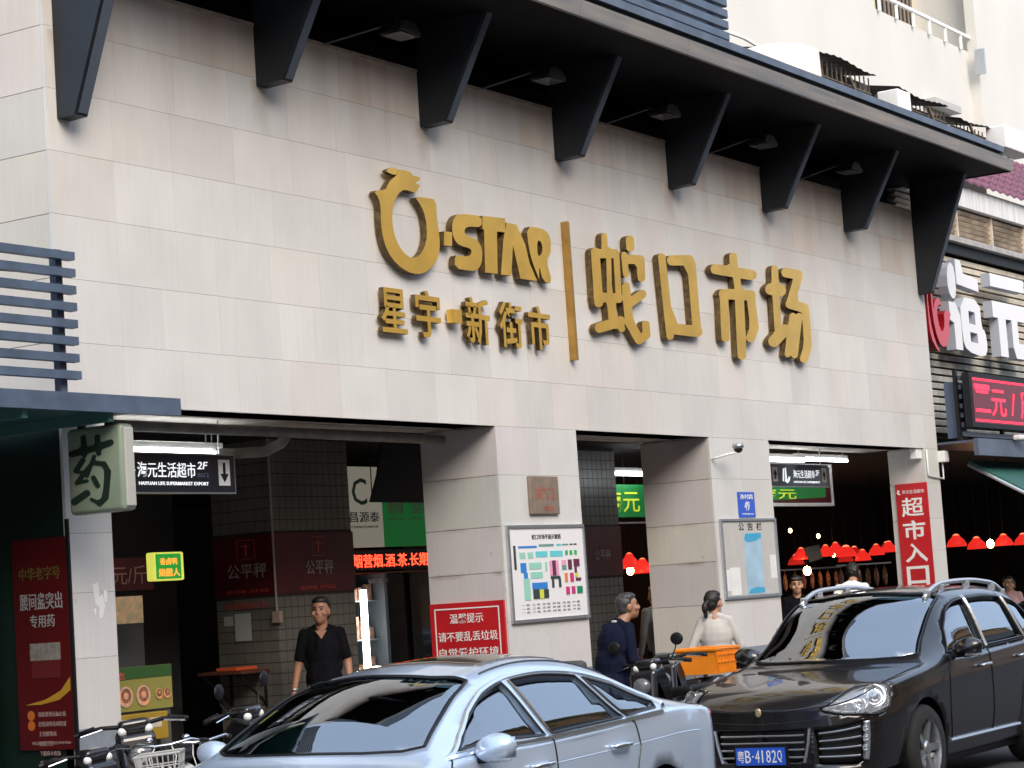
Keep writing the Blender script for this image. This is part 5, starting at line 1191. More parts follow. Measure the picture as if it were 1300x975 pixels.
# ---------------------------------------------------------------- the black SUV
def make_suv(label, loc):
    t = empty('suv', loc, 0, label, 'SUV')
    zs = lambda *a: list(a)
    st = [
     (0.00, [0.0]*8,                                        zs(.26,.27,.36,.47,.58,.66,.72,.76,.78,.79)),
     (0.02, [.33,.35,.36,.36,.36,.35,.34,.18],              zs(.25,.26,.35,.47,.58,.67,.74,.79,.80,.81)),
     (0.09, [.60,.64,.66,.67,.66,.64,.60,.32],              zs(.24,.25,.34,.47,.60,.69,.77,.83,.855,.86)),
     (0.27, [.74,.82,.85,.86,.85,.83,.74,.38],              zs(.23,.24,.33,.48,.64,.77,.85,.895,.92,.93)),
     (0.60, [.78,.88,.92,.925,.91,.88,.76,.38],             zs(.23,.24,.33,.50,.70,.86,.935,.955,.975,.985)),
     (1.05, [.80,.90,.945,.955,.945,.905,.77,.38],          zs(.23,.24,.33,.52,.76,.94,1.00,1.01,1.03,1.04)),
     (1.48, [.80,.90,.95,.96,.95,.915,.82,.42],             zs(.23,.24,.33,.54,.80,.98,1.045,1.075,1.085,1.09)),
     (1.80, [.80,.90,.95,.96,.95,.92,.765,.40],             zs(.23,.24,.33,.54,.82,1.01,1.08,1.24,1.34,1.37)),
     (2.15, [.80, .90, .95, .96, .95, .92, .735, .38], zs(.23,.24,.33,.54,.83,1.03,1.10,1.47,1.555,1.58)),
     (2.48, [.80, .90, .95, .96, .95, .92, .72, .38], zs(.23,.24,.33,.54,.83,1.04,1.11,1.58,1.65,1.67)),
     (3.00, [.80, .90, .95, .96, .95, .92, .71, .38], zs(.23,.24,.33,.54,.84,1.06,1.13,1.61,1.685,1.705)),
     (3.60, [.80, .90, .95, .96, .95, .92, .70, .37], zs(.23,.24,.33,.54,.85,1.09,1.155,1.60,1.67,1.69)),
     (4.15, [.80, .90, .94, .95, .94, .91, .68, .36], zs(.24,.25,.34,.55,.86,1.11,1.18,1.52,1.61,1.63)),
     (4.50, [.76,.85,.90,.91,.90,.87,.66,.36],              zs(.26,.27,.36,.56,.86,1.09,1.16,1.26,1.33,1.36)),
     (4.72, [.68,.76,.80,.82,.81,.78,.62,.34],              zs(.30,.31,.40,.57,.82,1.02,1.07,1.10,1.12,1.13)),
     (4.80, [0.0]*8,                                        zs(.34,.36,.44,.57,.78,.92,.97,1.0,1.02,1.03)),
    ]
    B = Body(st, {5: .05, 6: .16, 7: .22, 8: .22, 9: .14, 10: .05}); paint = car_paint('black_metallic_paint', (.004, .003, .0032), metal=.0, rough=.35)
    reg = {}
    dlo = [(1.88, 1.115), (2.05, 1.32), (2.26, 1.475), (2.45, 1.535), (2.72, 1.56), (2.74, 1.135)]
    w1 = side_uv(B, dlo); w2 = side_uv(B, [(2.80, 1.137), (2.78, 1.563), (3.2, 1.57), (3.66, 1.545), (3.74, 1.165)]); w3 = side_uv(B, [(3.80, 1.167), (3.72, 1.54), (4.02, 1.49), (4.34, 1.27), (4.36, 1.21)])
    # the whole side glass band, as three panes with pillars between
    reg['g1'] = (w1, M_glass_t, -.012, 'side_window', True); reg['g2'] = (w2, M_glass_t, -.012, 'side_window', True); reg['g3'] = (w3, M_glass_t, -.012, 'side_window', True)
    ws = [(6.10, 9), (6.12, 8.0), (6.18, 7.45), (6.35, 7.14), (7.4, 7.13), (8.1, 7.13), (8.70, 7.16), (8.76, 7.4), (8.80, 8.2), (8.82, 9)]
    reg['ws'] = (ws, M_glass, -.008, 'windscreen', False)
    reg['rg'] = ([(12.15, 9), (12.12, 8.2), (12.25, 7.4), (13.0, 7.25), (13.3, 7.6), (13.4, 9)], M_glass_t, -.01, 'rear_window', False)
    arch = lambda cx, r_: side_uv(B, [(cx+r_*math.cos(a), .36+r_*math.sin(a)) for a in np.linspace(PI*1.03, -.03*PI, 21)], (1.2, 5.5), (0, 99))
    HX = 1.22
    reg['a1'] = (arch(HX, .425), None, 0, 'arch', True); reg['a2'] = (arch(3.95, .425), None, 0, 'arch', True)
    # headlamp, mapped on the nose (y, z)
    hl = [(2.02, 6.02), (2.30, 5.38), (3.2, 4.93), (4.15, 5.0), (4.52, 5.35), (4.50, 5.9), (4.10, 6.35), (3.4, 6.42), (2.6, 6.28)]
    hl = smooth_loop([(1.48, 6.5), (2.0, 5.6), (2.6, 4.9), (3.2, 4.4), (3.7, 4.3), (3.98, 4.8), (4.02, 6.0), (3.8, 6.95), (3.3, 7.3), (2.6, 7.2), (2.0, 6.98)])
    reg['hl'] = (hl, M_lens, .004, 'headlight', True)
    reg['gr'] = (B.find([(0.02, .565), (.36, .565), (.345, .40), (.30, .36), (0.02, .36)], (1, 2), (0, 3), (1, 6)), M_black, -.05, 'grille_mesh', False)
    reg['gr'] = ([(0.0, 2.15), (0.0, 4.55), (1.05, 4.55), (1.18, 4.2), (1.02, 2.4), (.9, 2.15)], M_black, -.03, 'grille_mesh', False)
    reg['in'] = ([(1.42, 2.0), (1.30, 4.4), (2.75, 4.45), (2.95, 4.3), (2.9, 2.35), (2.6, 2.0)], M_black, -.03, 'intake_mesh', True)
    body = cut_body(B, reg, None, t, paint)
    # grille bars
    for v in (2.5, 3.0, 3.5, 4.05):
        q = MB(); a = surf_line(B, [(.02, v), (1.04, v)], 0, .0, -1); b_ = surf_line(B, [(.02, v), (1.04, v)], 0, .0, 1)
        q.tube(a[::-1]+b_, .008, 6); q.build('grille_bar', M_alu, t)
        for s in (-1, 1):
            q = MB(); q.tube(surf_line(B, [(1.42, v), (2.62, v+.02)], 0, .0, s), .008, 6); q.build('intake_bar', M_alu, t)
    for s in (-1, 1):
        q = MB(); q.tube(surf_line(B, [(1.20, 4.55), (1.14, 3.4), (1.04, 2.15)], 0, .006, s), .014, 6); q.build('grille_strut', M_alu, t)
        f_ = surf_line(B, [(2.82, 4.3), (2.80, 2.3)], 0, .006, s)
        q = MB(); q.tube(f_, [.03]*len(f_), 8); q.build('fog_lamp', M_refl, t, smooth=True)
        for k in (.2, .45, .7): q = MB(); c_ = f_[int(k*(len(f_)-1))]; q.ell((c_[0]-.02, c_[1], c_[2]), (.03, .03, .03), seg=10, rings=7); q.build('fog_bulb', M_lens, t, smooth=True)
        q = MB(); q.tube(surf_line(B, densify(hl, .2), 0, .003, s)+[surf_line(B, hl[:1], 0, .003, s)[0]] if False else surf_line(B, hl, 0, .003, s, closed=True), .007, 5, closed=True); q.build('headlight_rim', M_black, t)
        q = MB(); bowl = surf_line(B, hl, 0, -.07, s, closed=True); c_ = np.mean(np.array(bowl), 0)
        k0 = len(q.v); q.v += [tuple(p) for p in bowl]+[tuple(c_)]
        for i in range(len(bowl)): q.f.append((i, (i+1) % len(bowl), len(bowl))); q.mi.append(0)
        rim_ = surf_line(B, hl, 0, -.004, s, closed=True); k1 = len(q.v); q.v += [tuple(p) for p in rim_]
        for i in range(len(bowl)): q.f.append((i, (i+1) % len(bowl), k1+(i+1) % len(bowl), k1+i)); q.mi.append(0)
        q.build('headlight_bowl', mat('headlight_bowl', (.85, .86, .88), .35, .2), t)
        for (uu, vv, rr_) in ((3.45, 5.75, .095), (2.85, 5.95, .065), (2.38, 6.2, .042)):
            p = surf_line(B, [(uu, vv), (uu+.01, vv)], 0, -.035, s)[0]; nn = Vector(B.nrm([(uu, vv)])[0]); nn.y *= s; nn = (nn+Vector((-1.0, 0, 0))).normalized()
            M_ = nn.to_track_quat('Z', 'Y').to_matrix(); q = MB()
            q.lathe([(rr_, 0.01), (rr_*.9, -.015), (rr_*.5, -.03), (rr_*.42, -.01), (rr_*.3, .0), (.001, .006)], seg=20); q.v = [tuple(M_ @ Vector(v)+Vector(p)) for v in q.v]; q.build('lamp_unit', M_refl, t, smooth=True)
    # lower chrome hoop, bumper lip, shut lines
    def shut(name, uv, r_=.0055, off=.0015, sides=(-1, 1), m=M_trim, cl=False):
        for s in sides: q = MB(); q.tube(surf_line(B, uv, 0, off, s, closed=cl), r_, 5, closed=cl); q.build(name, m, t)
    shut('bonnet_edge', [(.6, 6.9), (1.6, 6.75), (2.6, 6.55), (4.4, 6.52), (5.6, 6.62), (6.05, 7.0)])
    q = MB(); a = surf_line(B, [(0, 5.25), (1, 5.3), (2.1, 5.45)], 0, .001, -1); b_ = surf_line(B, [(0, 5.25), (1, 5.3), (2.1, 5.45)], 0, .001, 1); q.tube(a[::-1]+b_[1:], .004, 5); q.build('bumper_seam', M_trim, t)
    sv = lambda P, vr=(1.2, 7.6): side_uv(B, P, vr)
    shut('door_seam', sv([(1.90, 1.10), (1.78, .95), (1.74, .6), (1.80, .36)]))
    shut('door_seam', sv([(2.77, 1.53), (2.78, 1.12), (2.78, .7), (2.76, .36)]))
    shut('door_seam', sv([(3.72, 1.48), (3.78, 1.15), (3.72, .9), (3.55, .75), (3.40, .36)]))
    shut('sill_trim', sv([(1.74, .38), (2.5, .38), (3.44, .38)]), .018, .008, m=M_alu)
    shut('belt_trim', sv([(1.90, 1.098), (2.77, 1.118), (3.75, 1.15), (4.34, 1.19)]), .007, .004, m=M_black)
    shut('window_frame', w1, .010, .002, m=M_trim, cl=True); shut('window_frame', w2, .010, .002, m=M_trim, cl=True); shut('window_frame', w3, .010, .002, m=M_trim, cl=True)
    shut('windscreen_seal', ws, .010, .001, m=M_trim)
    shut('pillar_trim', sv([(2.77, 1.125), (2.75, 1.56)]), .02, .006, m=M_alu); shut('pillar_trim', sv([(3.77, 1.155), (3.69, 1.54)]), .02, .006, m=M_alu)
    for s in (-1, 1):
        for x_, z_ in ((2.58, .97), (3.55, 1.0)):
            p = B.pts(side_uv(B, [(x_, z_)], (3, 6)))[0]; q = MB()
            q.tube([(x_-.10, s*(p[1]+.005), z_-.004), (x_-.085, s*(p[1]+.045), z_), (x_+.075, s*(p[1]+.045), z_+.004), (x_+.10, s*(p[1]+.005), z_+.006)], [.012, .017, .017, .012], 8)
            q.build('door_handle', M_alu, t, smooth=True)
        # roof rail
        q = MB(); P = []
        for x_ in np.linspace(2.22, 4.25, 22):
            b0 = B.pts(B.find([(x_, .60)], (0, 1), (7, 14), (7, 9)))[0]; k = (x_-2.22)/2.03; P.append((x_, s*.60, b0[2]+.0+.05*min(1, 6*k, 6*(1-k))**.8))
        q.tube(P, [.022]*len(P), 8)
        q.build('roof_rail', mat('silver_rail', (.62, .64, .68), .25, .7), t, smooth=True)
        for x_ in (2.30, 2.62, 3.25, 3.9, 4.15):
            b0 = B.pts(B.find([(x_, .60)], (0, 1), (7, 14), (7, 9)))[0]; q = MB(); q.bbox(x_-.05, x_+.05, s*.60-.02, s*.60+.02, b0[2]-.02, b0[2]+.045, .008); q.build('rail_foot', MATS['silver_rail'], t)
    for s in (-1, 1):
        wheel(t, HX, s*.83, .36, .365, .26, 5, s); wheel(t, 3.95, s*.83, .36, .365, .26, 5, s)
        q = MB(); q.lathe([(.44, s*.60), (.44, s*.93)], axis='y', c=(HX, 0, .36), seg=28); q.lathe([(.001, s*.60), (.44, s*.60)], axis='y', c=(HX, 0, .36), seg=28); q.build('wheel_well', M_black, t)
    mirror(t, 1.98, -1.06, 1.15, paint, -1, True); mirror(t, 1.98, 1.06, 1.15, paint, 1)
    cabin(t, 1.6, 4.3, .84, .60, 1.75, .72)
    # number plate
    pl_ = empty('number_plate', (0, 0, 0)); pl_.parent = t
    bx('plate', -.035, -.022, -.22, .22, .355, .495, mat('plate_blue', (.02, .10, .60), .35, coat=.3), pl_)
    bx('plate_holder', -.0215, .05, -.24, .24, .335, .515, M_black, pl_)
    text('lettering', '粤', (.205, .145, .375, .475), -.0355, 'left', M_whitepr, pl_, .006, .002)
    text('lettering', 'B', (.135, .085, .375, .475), -.0355, 'left', M_whitepr, pl_, .009, .002)
    text('lettering', '·', (.072, .058, .418, .433), -.0355, 'left', M_whitepr, pl_, .009, .002)
    for k, ch in enumerate('4182Q'): text('lettering', ch, (.045-k*.05-(.01 if ch == '1' else 0), .045-k*.05-(.022 if ch == '1' else .040), .375, .475), -.0355, 'left', M_whitepr, pl_, .009, .002)
    q = MB(); q.ell((-.0, 0, .70), (.008, .028, .036)); q.v = [tuple((B.pts([(0, 8.0)])[0][0]-.012+v[0], v[1], v[2]+.075)) for v in q.v]; q.build('emblem', mat('emblem_gold', (.60, .50, .28), .3, .6), t)
    q = MB(); q.tube(surf_line(B, [(.0, 1.45), (1.0, 1.5), (2.0, 1.6)], 0, .01, -1)[::-1]+surf_line(B, [(.0, 1.45), (1.0, 1.5), (2.0, 1.6)], 0, .01, 1)[1:], .014, 6); q.build('skid_trim', M_alu, t)
    q = MB(); q.bbox(2.45, 2.55, -.16, .16, 1.48, 1.56, .02); q.build('interior_mirror', M_black, t)
    q = MB(); 
    for y0, y1 in ((-.65, .05), (.0, .62)): q.tube([(1.46, y0, 1.10), (1.50, (y0+y1)/2, 1.125), (1.52, y1, 1.135)], .008, 5)
    o = q.build('wiper', M_black, t); 
    return t
make_suv('glossy black SUV with silver roof rails and a blue number plate parked at the kerb', (16.28, -2.82, -.2))

# ---------------------------------------------------------------- the pale blue saloon
def make_saloon(label, loc, paint, name='saloon_car'):
    t = empty(name, loc, 0, label, 'car')
    zs = lambda *a: list(a)
    st = [
     (0.00, [0.0]*8,                             zs(.22,.24,.32,.42,.50,.57,.62,.66,.67,.68)),
     (0.06, [.50,.54,.56,.56,.55,.54,.50,.26],   zs(.20,.22,.31,.42,.52,.60,.66,.70,.72,.73)),
     (0.22, [.72,.78,.81,.82,.81,.78,.68,.35],   zs(.19,.21,.31,.44,.57,.68,.74,.78,.80,.81)),
     (0.60, [.78,.86,.90,.91,.90,.86,.72,.37],   zs(.18,.20,.31,.48,.65,.80,.86,.87,.89,.90)),
     (1.00, [.80,.88,.92,.93,.92,.88,.74,.38],   zs(.18,.20,.31,.50,.70,.87,.92,.93,.95,.96)),
     (1.30, [.80,.88,.925,.935,.925,.89,.80,.42],zs(.18,.20,.31,.50,.73,.90,.955,.985,1.0,1.01)),
     (1.60, [.80,.88,.93,.94,.93,.895,.745,.39], zs(.18,.20,.31,.50,.74,.92,.975,1.13,1.19,1.21)),
     (1.95, [.80,.88,.93,.94,.93,.90,.67,.35],   zs(.18,.20,.31,.50,.75,.935,.99,1.29,1.35,1.37)),
     (2.30, [.80,.88,.93,.94,.93,.90,.62,.33],   zs(.18,.20,.31,.50,.76,.95,1.00,1.37,1.43,1.45)),
     (2.75, [.80,.88,.93,.94,.93,.90,.60,.32],   zs(.18,.20,.31,.50,.77,.965,1.015,1.405,1.48,1.50)),
     (3.25, [.80,.88,.93,.94,.93,.90,.60,.32],   zs(.18,.20,.31,.50,.78,.98,1.03,1.375,1.455,1.475)),
     (3.70, [.80,.88,.925,.935,.925,.895,.61,.33],zs(.18,.20,.31,.50,.79,.995,1.05,1.28,1.37,1.395)),
     (4.08, [.80,.88,.92,.93,.92,.885,.66,.36],  zs(.19,.21,.32,.50,.80,1.00,1.055,1.14,1.20,1.22)),
     (4.40, [.76,.84,.88,.89,.88,.86,.72,.38],   zs(.21,.23,.34,.50,.79,.98,1.03,1.06,1.075,1.085)),
     (4.68, [.66,.74,.79,.80,.79,.76,.66,.36],   zs(.25,.27,.38,.52,.76,.94,.99,1.01,1.02,1.03)),
     (4.78, [0.0]*8,                             zs(.30,.33,.42,.54,.70,.82,.87,.90,.91,.92)),
    ]
    B = Body(st, {4: .05, 5: .16, 6: .24, 7: .24, 8: .15, 9: .05}); reg = {}
    w1 = side_uv(B, [(1.52, 1.00), (1.72, 1.13), (1.98, 1.255), (2.33, 1.335), (2.42, 1.01)]); w2 = side_uv(B, [(2.50, 1.012), (2.42, 1.34), (2.80, 1.352), (3.18, 1.32), (3.36, 1.04)]); w3 = side_uv(B, [(3.42, 1.045), (3.26, 1.305), (3.56, 1.235), (3.86, 1.10), (3.82, 1.065)])
    for k, w_ in enumerate((w1, w2, w3)): reg['g%d' % k] = (w_, M_glass_t if k else M_glass_t, -.012, 'side_window', True)
    ws = [(5.12, 9), (5.14, 8.0), (5.20, 7.45), (5.38, 7.14), (6.5, 7.13), (7.2, 7.14), (7.50, 7.18), (7.56, 7.45), (7.58, 8.2), (7.60, 9)]
    reg['ws'] = (ws, M_glass, -.008, 'windscreen', False)
    reg['rg'] = ([(10.75, 9), (10.78, 8.2), (10.95, 7.4), (11.9, 7.22), (12.2, 7.5), (12.3, 9)], M_glass_t, -.01, 'rear_window', False)
    arch = lambda cx, r_: side_uv(B, [(cx+r_*math.cos(a), .33+r_*math.sin(a)) for a in np.linspace(PI*1.05, -.05*PI, 15)], (1.2, 5.5))
    reg['a1'] = (arch(.95, .37), None, 0, 'arch', True); reg['a2'] = (arch(3.80, .37), None, 0, 'arch', True)
    reg['sr'] = ([(8.35, 9), (8.35, 7.55), (10.1, 7.55), (10.1, 9)], mat('sunroof_glass', (.10, .075, .055), .08, coat=1.0), .003, 'sunroof', False)
    reg['hl'] = ([(2.0, 6.5), (1.9, 5.9), (2.9, 5.4), (3.6, 5.7), (3.4, 6.3)], M_refl, .002, 'headlight', True)
    reg['tl'] = ([(13.85, 6.3), (13.75, 5.0), (14.3, 4.85), (14.75, 5.0), (14.75, 6.3)], M_tail, .004, 'tail_light', True)
    cut_body(B, reg, None, t, paint)
    def shut(name, uv, r_=.0055, off=.0015, sides=(-1, 1), m=M_trim, cl=False):
        for s in sides: q = MB(); q.tube(surf_line(B, uv, 0, off, s, closed=cl), r_, 5, closed=cl); q.build(name, m, t)
    sv = lambda P, vr=(1.2, 7.6): side_uv(B, P, vr)
    # one chrome strip right round the side glass
    ch = sv([(1.38, .965), (1.60, 1.07), (1.80, 1.19), (2.05, 1.295), (2.38, 1.36), (2.80, 1.378), (3.20, 1.345), (3.58, 1.262), (3.88, 1.13), (3.95, 1.075), (3.84, 1.035), (3.4, 1.015), (2.45, .985), (1.38, .965)])
    shut('chrome_window_strip', ch, .017, .004, m=M_chrome)
    for w_ in (w1, w2, w3): shut('window_frame', w_, .010, .002, m=M_trim, cl=True)
    shut('windscreen_seal', ws, .010, .001, m=M_trim)
    shut('roof_seam', [(7.95, 7.2), (8.8, 7.22), (10.0, 7.22), (11.0, 7.2)], .005, .001, m=M_trim)
    shut('door_seam', sv([(1.42, .97), (1.34, .8), (1.34, .5), (1.40, .33)])); shut('door_seam', sv([(2.46, 1.0), (2.48, .7), (2.46, .33)])); shut('door_seam', sv([(3.42, 1.02), (3.50, .85), (3.42, .62), (3.25, .33)]))
    shut('boot_seam', [(12.4, 7.1), (13.2, 6.9), (13.9, 6.7), (14.3, 6.4), (14.5, 5.5)])
    shut('shoulder_crease', sv([(1.0, .80), (2.4, .835), (3.6, .865), (4.4, .87)], (3, 6)), .004, -.001, m=paint)
    for s in (-1, 1):
        for x_, z_ in ((2.28, .845), (3.22, .875)):
            p = B.pts(side_uv(B, [(x_, z_)], (3, 6)))[0]; q = MB()
            q.tube([(x_-.11, s*(p[1]+.004), z_-.004), (x_-.09, s*(p[1]+.045), z_), (x_+.08, s*(p[1]+.045), z_+.004), (x_+.11, s*(p[1]+.004), z_+.006)], [.012, .016, .016, .012], 8); q.build('door_handle', M_chrome, t, smooth=True)
        for x_ in (.95, 3.80): wheel(t, x_, s*.80, .33, .33, .22, 10, s)
        q = MB()
        for cx_ in (.95, 3.8): q.lathe([(.001, s*.58), (.385, s*.58), (.385, s*.90)], axis='y', c=(cx_, 0, .33), seg=28)
        o = q.build('wheel_well', M_black, t)
    mirror(t, 1.66, -1.04, 1.00, paint, -1, True); mirror(t, 1.66, 1.04, 1.00, paint, 1)
    cabin(t, 1.4, 4.0, .80, .50, 1.45, .60)
    q = MB(); q.bbox(2.06, 2.16, -.13, .13, 1.24, 1.31, .02); q.build('interior_mirror', mat('beige_plastic', (.35, .32, .26), .6), t)
    bx('windscreen_paper', 1.52, 1.74, .10, .34, 1.028, 1.033, mat('yellow_green_paper', (.45, .50, .05), .6), t)
    bx('dash_papers', 1.50, 1.80, .42, .66, 1.025, 1.034, M_white, t)
    q = MB()
    for y0, y1 in ((-.60, .05), (.0, .60)): q.tube([(1.30, y0, 1.02), (1.36, (y0+y1)/2, 1.055), (1.36, y1, 1.055)], .007, 5)
    q.build('wiper', M_black, t)
    bx('rear_plate', 4.765, 4.785, -.22, .22, .62, .76, mat('plate_blue', (.02, .10, .60), .35), t)
    return t
P_blue = car_paint('ice_blue_paint', (.60, .73, .90), metal=.4, rough=.32)
sal = make_saloon('ice blue saloon with chrome window strip parked nearest the viewer', (8.93, -2.96, -.2), P_blue)
P_sil = car_paint('silver_blue_paint', (.42, .50, .58), metal=.5)
s2 = make_saloon('pale blue car just showing behind the black SUV at the right edge', (23.6, -2.3, -.2), P_sil)

# ================================================================ PEOPLE
def capsule(q, a, b, ra, rb, seg=12, fl=1.0):
    """tapered limb with rounded ends"""
    a, b = Vector(a), Vector(b); d = b-a; L = d.length or 1e-6; d /= L; P = []; r_ = []
    for k in range(4): t = math.sin((k+.3)/4*PI/2); P.append(a-d*ra*(1-t)); r_.append(ra*math.sqrt(max(0, 1-(1-t)**2))+1e-4)
    P.append(a+d*.001); r_.append(ra); P.append(b-d*.001); r_.append(rb)
    for k in range(3, -1, -1): t = math.sin((k+.3)/4*PI/2); P.append(b+d*rb*(1-t)); r_.append(rb*math.sqrt(max(0, 1-(1-t)**2))+1e-4)
    q.tube(P, r_, seg)
def remesh(o, vx, sm=2):
    m = o.modifiers.new('skin', 'REMESH'); m.mode = 'VOXEL'; m.voxel_size = vx; m.use_smooth_shade = True
    if sm: s = o.modifiers.new('soften', 'SMOOTH'); s.iterations = sm; s.factor = .5
    return o
def person(x, y, z, face, H, label, top, legs, pose=None, hair='short', head_yaw=0, head_pitch=0, bulk=1.0, sleeves='long', group=None, skin=None, vneck=False, collar=None, lean=0.0, female=False, topcol2=None):
    """face = compass angle (degrees) the body looks to in the ground plane. Joints for H = 1.75, scaled."""
    t = empty('person', (x, y, z), R(face-90), label, 'person', group); s = H/1.75; t.scale = (s, s, s)
    skin = skin or M_skin; pose = pose or {}
    ly = lambda zz: lean*max(0, zz-.95)      # forward lean moves +Y
    W = .145 if female else .165
    sh = {sd_: Vector((sd_*W, ly(1.42), 1.43)) for sd_ in (-1, 1)}
    el = {sd_: Vector(pose.get('el%d' % sd_, (sd_*(W+.07), ly(1.15)-.02, 1.13))) for sd_ in (-1, 1)}
    wr = {sd_: Vector(pose.get('wr%d' % sd_, (sd_*(W+.09), ly(.9)+.05, .88))) for sd_ in (-1, 1)}
    kn = {sd_: Vector(pose.get('kn%d' % sd_, (sd_*.10, .02, .50))) for sd_ in (-1, 1)}
    an = {sd_: Vector(pose.get('an%d' % sd_, (sd_*.11, -.02, .09))) for sd_ in (-1, 1)}
    hip = {sd_: Vector((sd_*.09, 0, .90)) for sd_ in (-1, 1)}
    hc = Vector((0, ly(1.62)+.025+lean*.25, 1.63)); Mh = 1.06*Matrix.Rotation(R(head_yaw), 3, 'Z') @ Matrix.Rotation(R(-head_pitch), 3, 'X')
    hp = lambda p: hc+Mh @ Vector(p)
    q = MB()
    capsule(q, (0, ly(1.40)-.01, 1.40), hp((0, -.02, -.06)), .062, .056)                       # neck
    q.ell(hc+Mh @ Vector((0, -.012, .02)), (.078, .098, .105), Mh); q.ell(hp((0, .018, -.045)), (.058, .072, .075), Mh); q.ell(hp((0, .045, -.088)), (.030, .030, .026), Mh)
    capsule(q, hp((0, .086, .012)), hp((0, .098, -.022)), .008, .012, 8); q.ell(hp((0, .094, -.028)), (.016, .011, .010), Mh, 8, 6)
    for sd_ in (-1, 1):
        q.ell(hp((sd_*.078, -.008, -.008)), (.012, .022, .034), Mh, 8, 6); q.ell(hp((sd_*.045, .062, -.025)), (.026, .022, .024), Mh, 8, 6)
    q.ell((0, ly(1.25), 1.25), (.145, .095, .19)); q.ell((0, ly(1.38), 1.40), (.165, .075, .06)); q.ell((0, 0, 1.0), (.135, .095, .15)); q.ell((0, 0, .92), (.145, .10, .10))
    for sd_ in (-1, 1):
        capsule(q, sh[sd_], el[sd_], .050, .040); capsule(q, el[sd_], wr[sd_], .040, .026)
        capsule(q, hip[sd_], kn[sd_], .082, .055); capsule(q, kn[sd_], an[sd_], .052, .036); capsule(q, an[sd_]+Vector((0, -.03, -.045)), an[sd_]+Vector((sd_*.01, .15, -.06)), .035, .026)
        d = (wr[sd_]-el[sd_]).normalized(); side_ = Vector((0, 1, 0)) if abs(d.z) > .6 else Vector((0, 0, 1)); side_ = (side_-d*side_.dot(d)).normalized(); nrm_ = d.cross(side_)
        pc_ = wr[sd_]+d*.055
        capsule(q, wr[sd_], wr[sd_]+d*.03, .026, .026, 8)
        for k in range(4):
            o_ = side_*(-.028+k*.019); capsule(q, wr[sd_]+d*.03+o_*.6, wr[sd_]+d*.085+o_, .014, .012, 6)
            L_ = (.065, .078, .073, .058)[3-k]; m1 = wr[sd_]+d*(.088+L_*.5)+o_*1.1+nrm_*sd_*-.008; capsule(q, wr[sd_]+d*.088+o_, m1, .0095, .009, 6); capsule(q, m1, m1+d*L_*.42-nrm_*sd_*.020, .009, .0075, 6)
        b_ = wr[sd_]+d*.03+side_*.026; m1 = b_+d*.03+side_*.022; capsule(q, b_, m1, .012, .011, 6); capsule(q, m1, m1+d*.032+side_*.004, .011, .009, 6)
    body = remesh(q.build('body', skin, t, fix=False), .0085, 1)
    # face
    for sd_ in (-1, 1):
        q = MB(); q.ell(hp((sd_*.031, .079, .012)), (.013, .008, .0065), Mh, 8, 6); q.build('eye', M_black, t, smooth=True)
        q = MB(); capsule(q, hp((sd_*.015, .088, .032)), hp((sd_*.048, .076, .033)), .0048, .0035, 6); q.build('eyebrow', M_hair, t, smooth=True)
    q = MB(); capsule(q, hp((-.020, .082, -.056)), hp((.020, .082, -.056)), .0055, .0055, 6); q.build('mouth', mat('lip', (.30, .11, .09), .5), t, smooth=True)
    # hair
    q = MB()
    if hair in ('short', 'grey', 'full', 'tail', 'crop'):
        gr = {'crop': .088, 'short': .092, 'grey': .092, 'full': .098, 'tail': .094}[hair]
        q.ell(hp((0, -.030, .036)), (gr-.008, .096, .088), Mh, 20, 12); q.ell(hp((0, -.008, .088)), (.076, .088, .046), Mh, 20, 12); q.ell(hp((0, -.06, -.015)), (.076, .060, .075), Mh, 14, 9)
        rr = random.Random(int(x*100))
        for k in range(26):
            a = rr.uniform(0, 2*PI); e = rr.uniform(.1, 1.2); q.ell(hp((math.cos(a)*math.cos(e)*.070, -.022+math.sin(a)*math.cos(e)*.082, .060+math.sin(e)*.066)), (.017, .020, .012), Mh, 7, 5)
        if hair in ('full',):
            for k in range(8): q.ell(hp((-.06+.016*k, .070, .070+.004*abs(k-3))), (.014, .016, .022), Mh, 7, 5)
        if hair == 'tail':
            q.ell(hp((0, -.135, .0)), (.028, .03, .028), Mh); q.ell(hp((0, -.16, -.05)), (.036, .036, .062), Mh); q.ell(hp((0, -.155, -.11)), (.024, .026, .055), Mh)
    hm = mat('grey_hair', (.04, .039, .038), .5, noise=.5, nscale=50) if hair == 'grey' else M_hair
    # keep the face clear of hair
    o = remesh(q.build('hair', hm, t, fix=False), .008, 1)
    # top
    q = MB(); k = .016 if sleeves == 'short' else .026
    if female: k = .022
    q.ell((0, ly(1.25), 1.26), ((.150+k)*bulk, (.100+k)*bulk, .22)); q.ell((0, ly(1.39), 1.395), ((.160+k)*bulk, .072+k*.6, .06+k*.5)); q.ell((0, ly(1.08), 1.06), ((.145+k)*bulk, (.104+k)*bulk, .22)); q.ell((0, .0, .90), ((.152+k)*bulk, (.108+k)*bulk, .16))
    capsule(q, (-.10, ly(1.4), 1.435), (.10, ly(1.4), 1.435), .055, .055)
    for sd_ in (-1, 1): capsule(q, (sd_*.12, ly(1.42)-.01, 1.445), (sd_*.03, ly(1.46)-.02, 1.49), .042, .038)
    for sd_ in (-1, 1):
        if sleeves == 'short': m1 = sh[sd_].lerp(el[sd_], .78); capsule(q, sh[sd_], m1, .056, .054)
        else: capsule(q, sh[sd_], el[sd_], .060, .050); capsule(q, el[sd_], wr[sd_].lerp(el[sd_], .08), .048, .038)
    rr = random.Random(int(y*77+x*13))
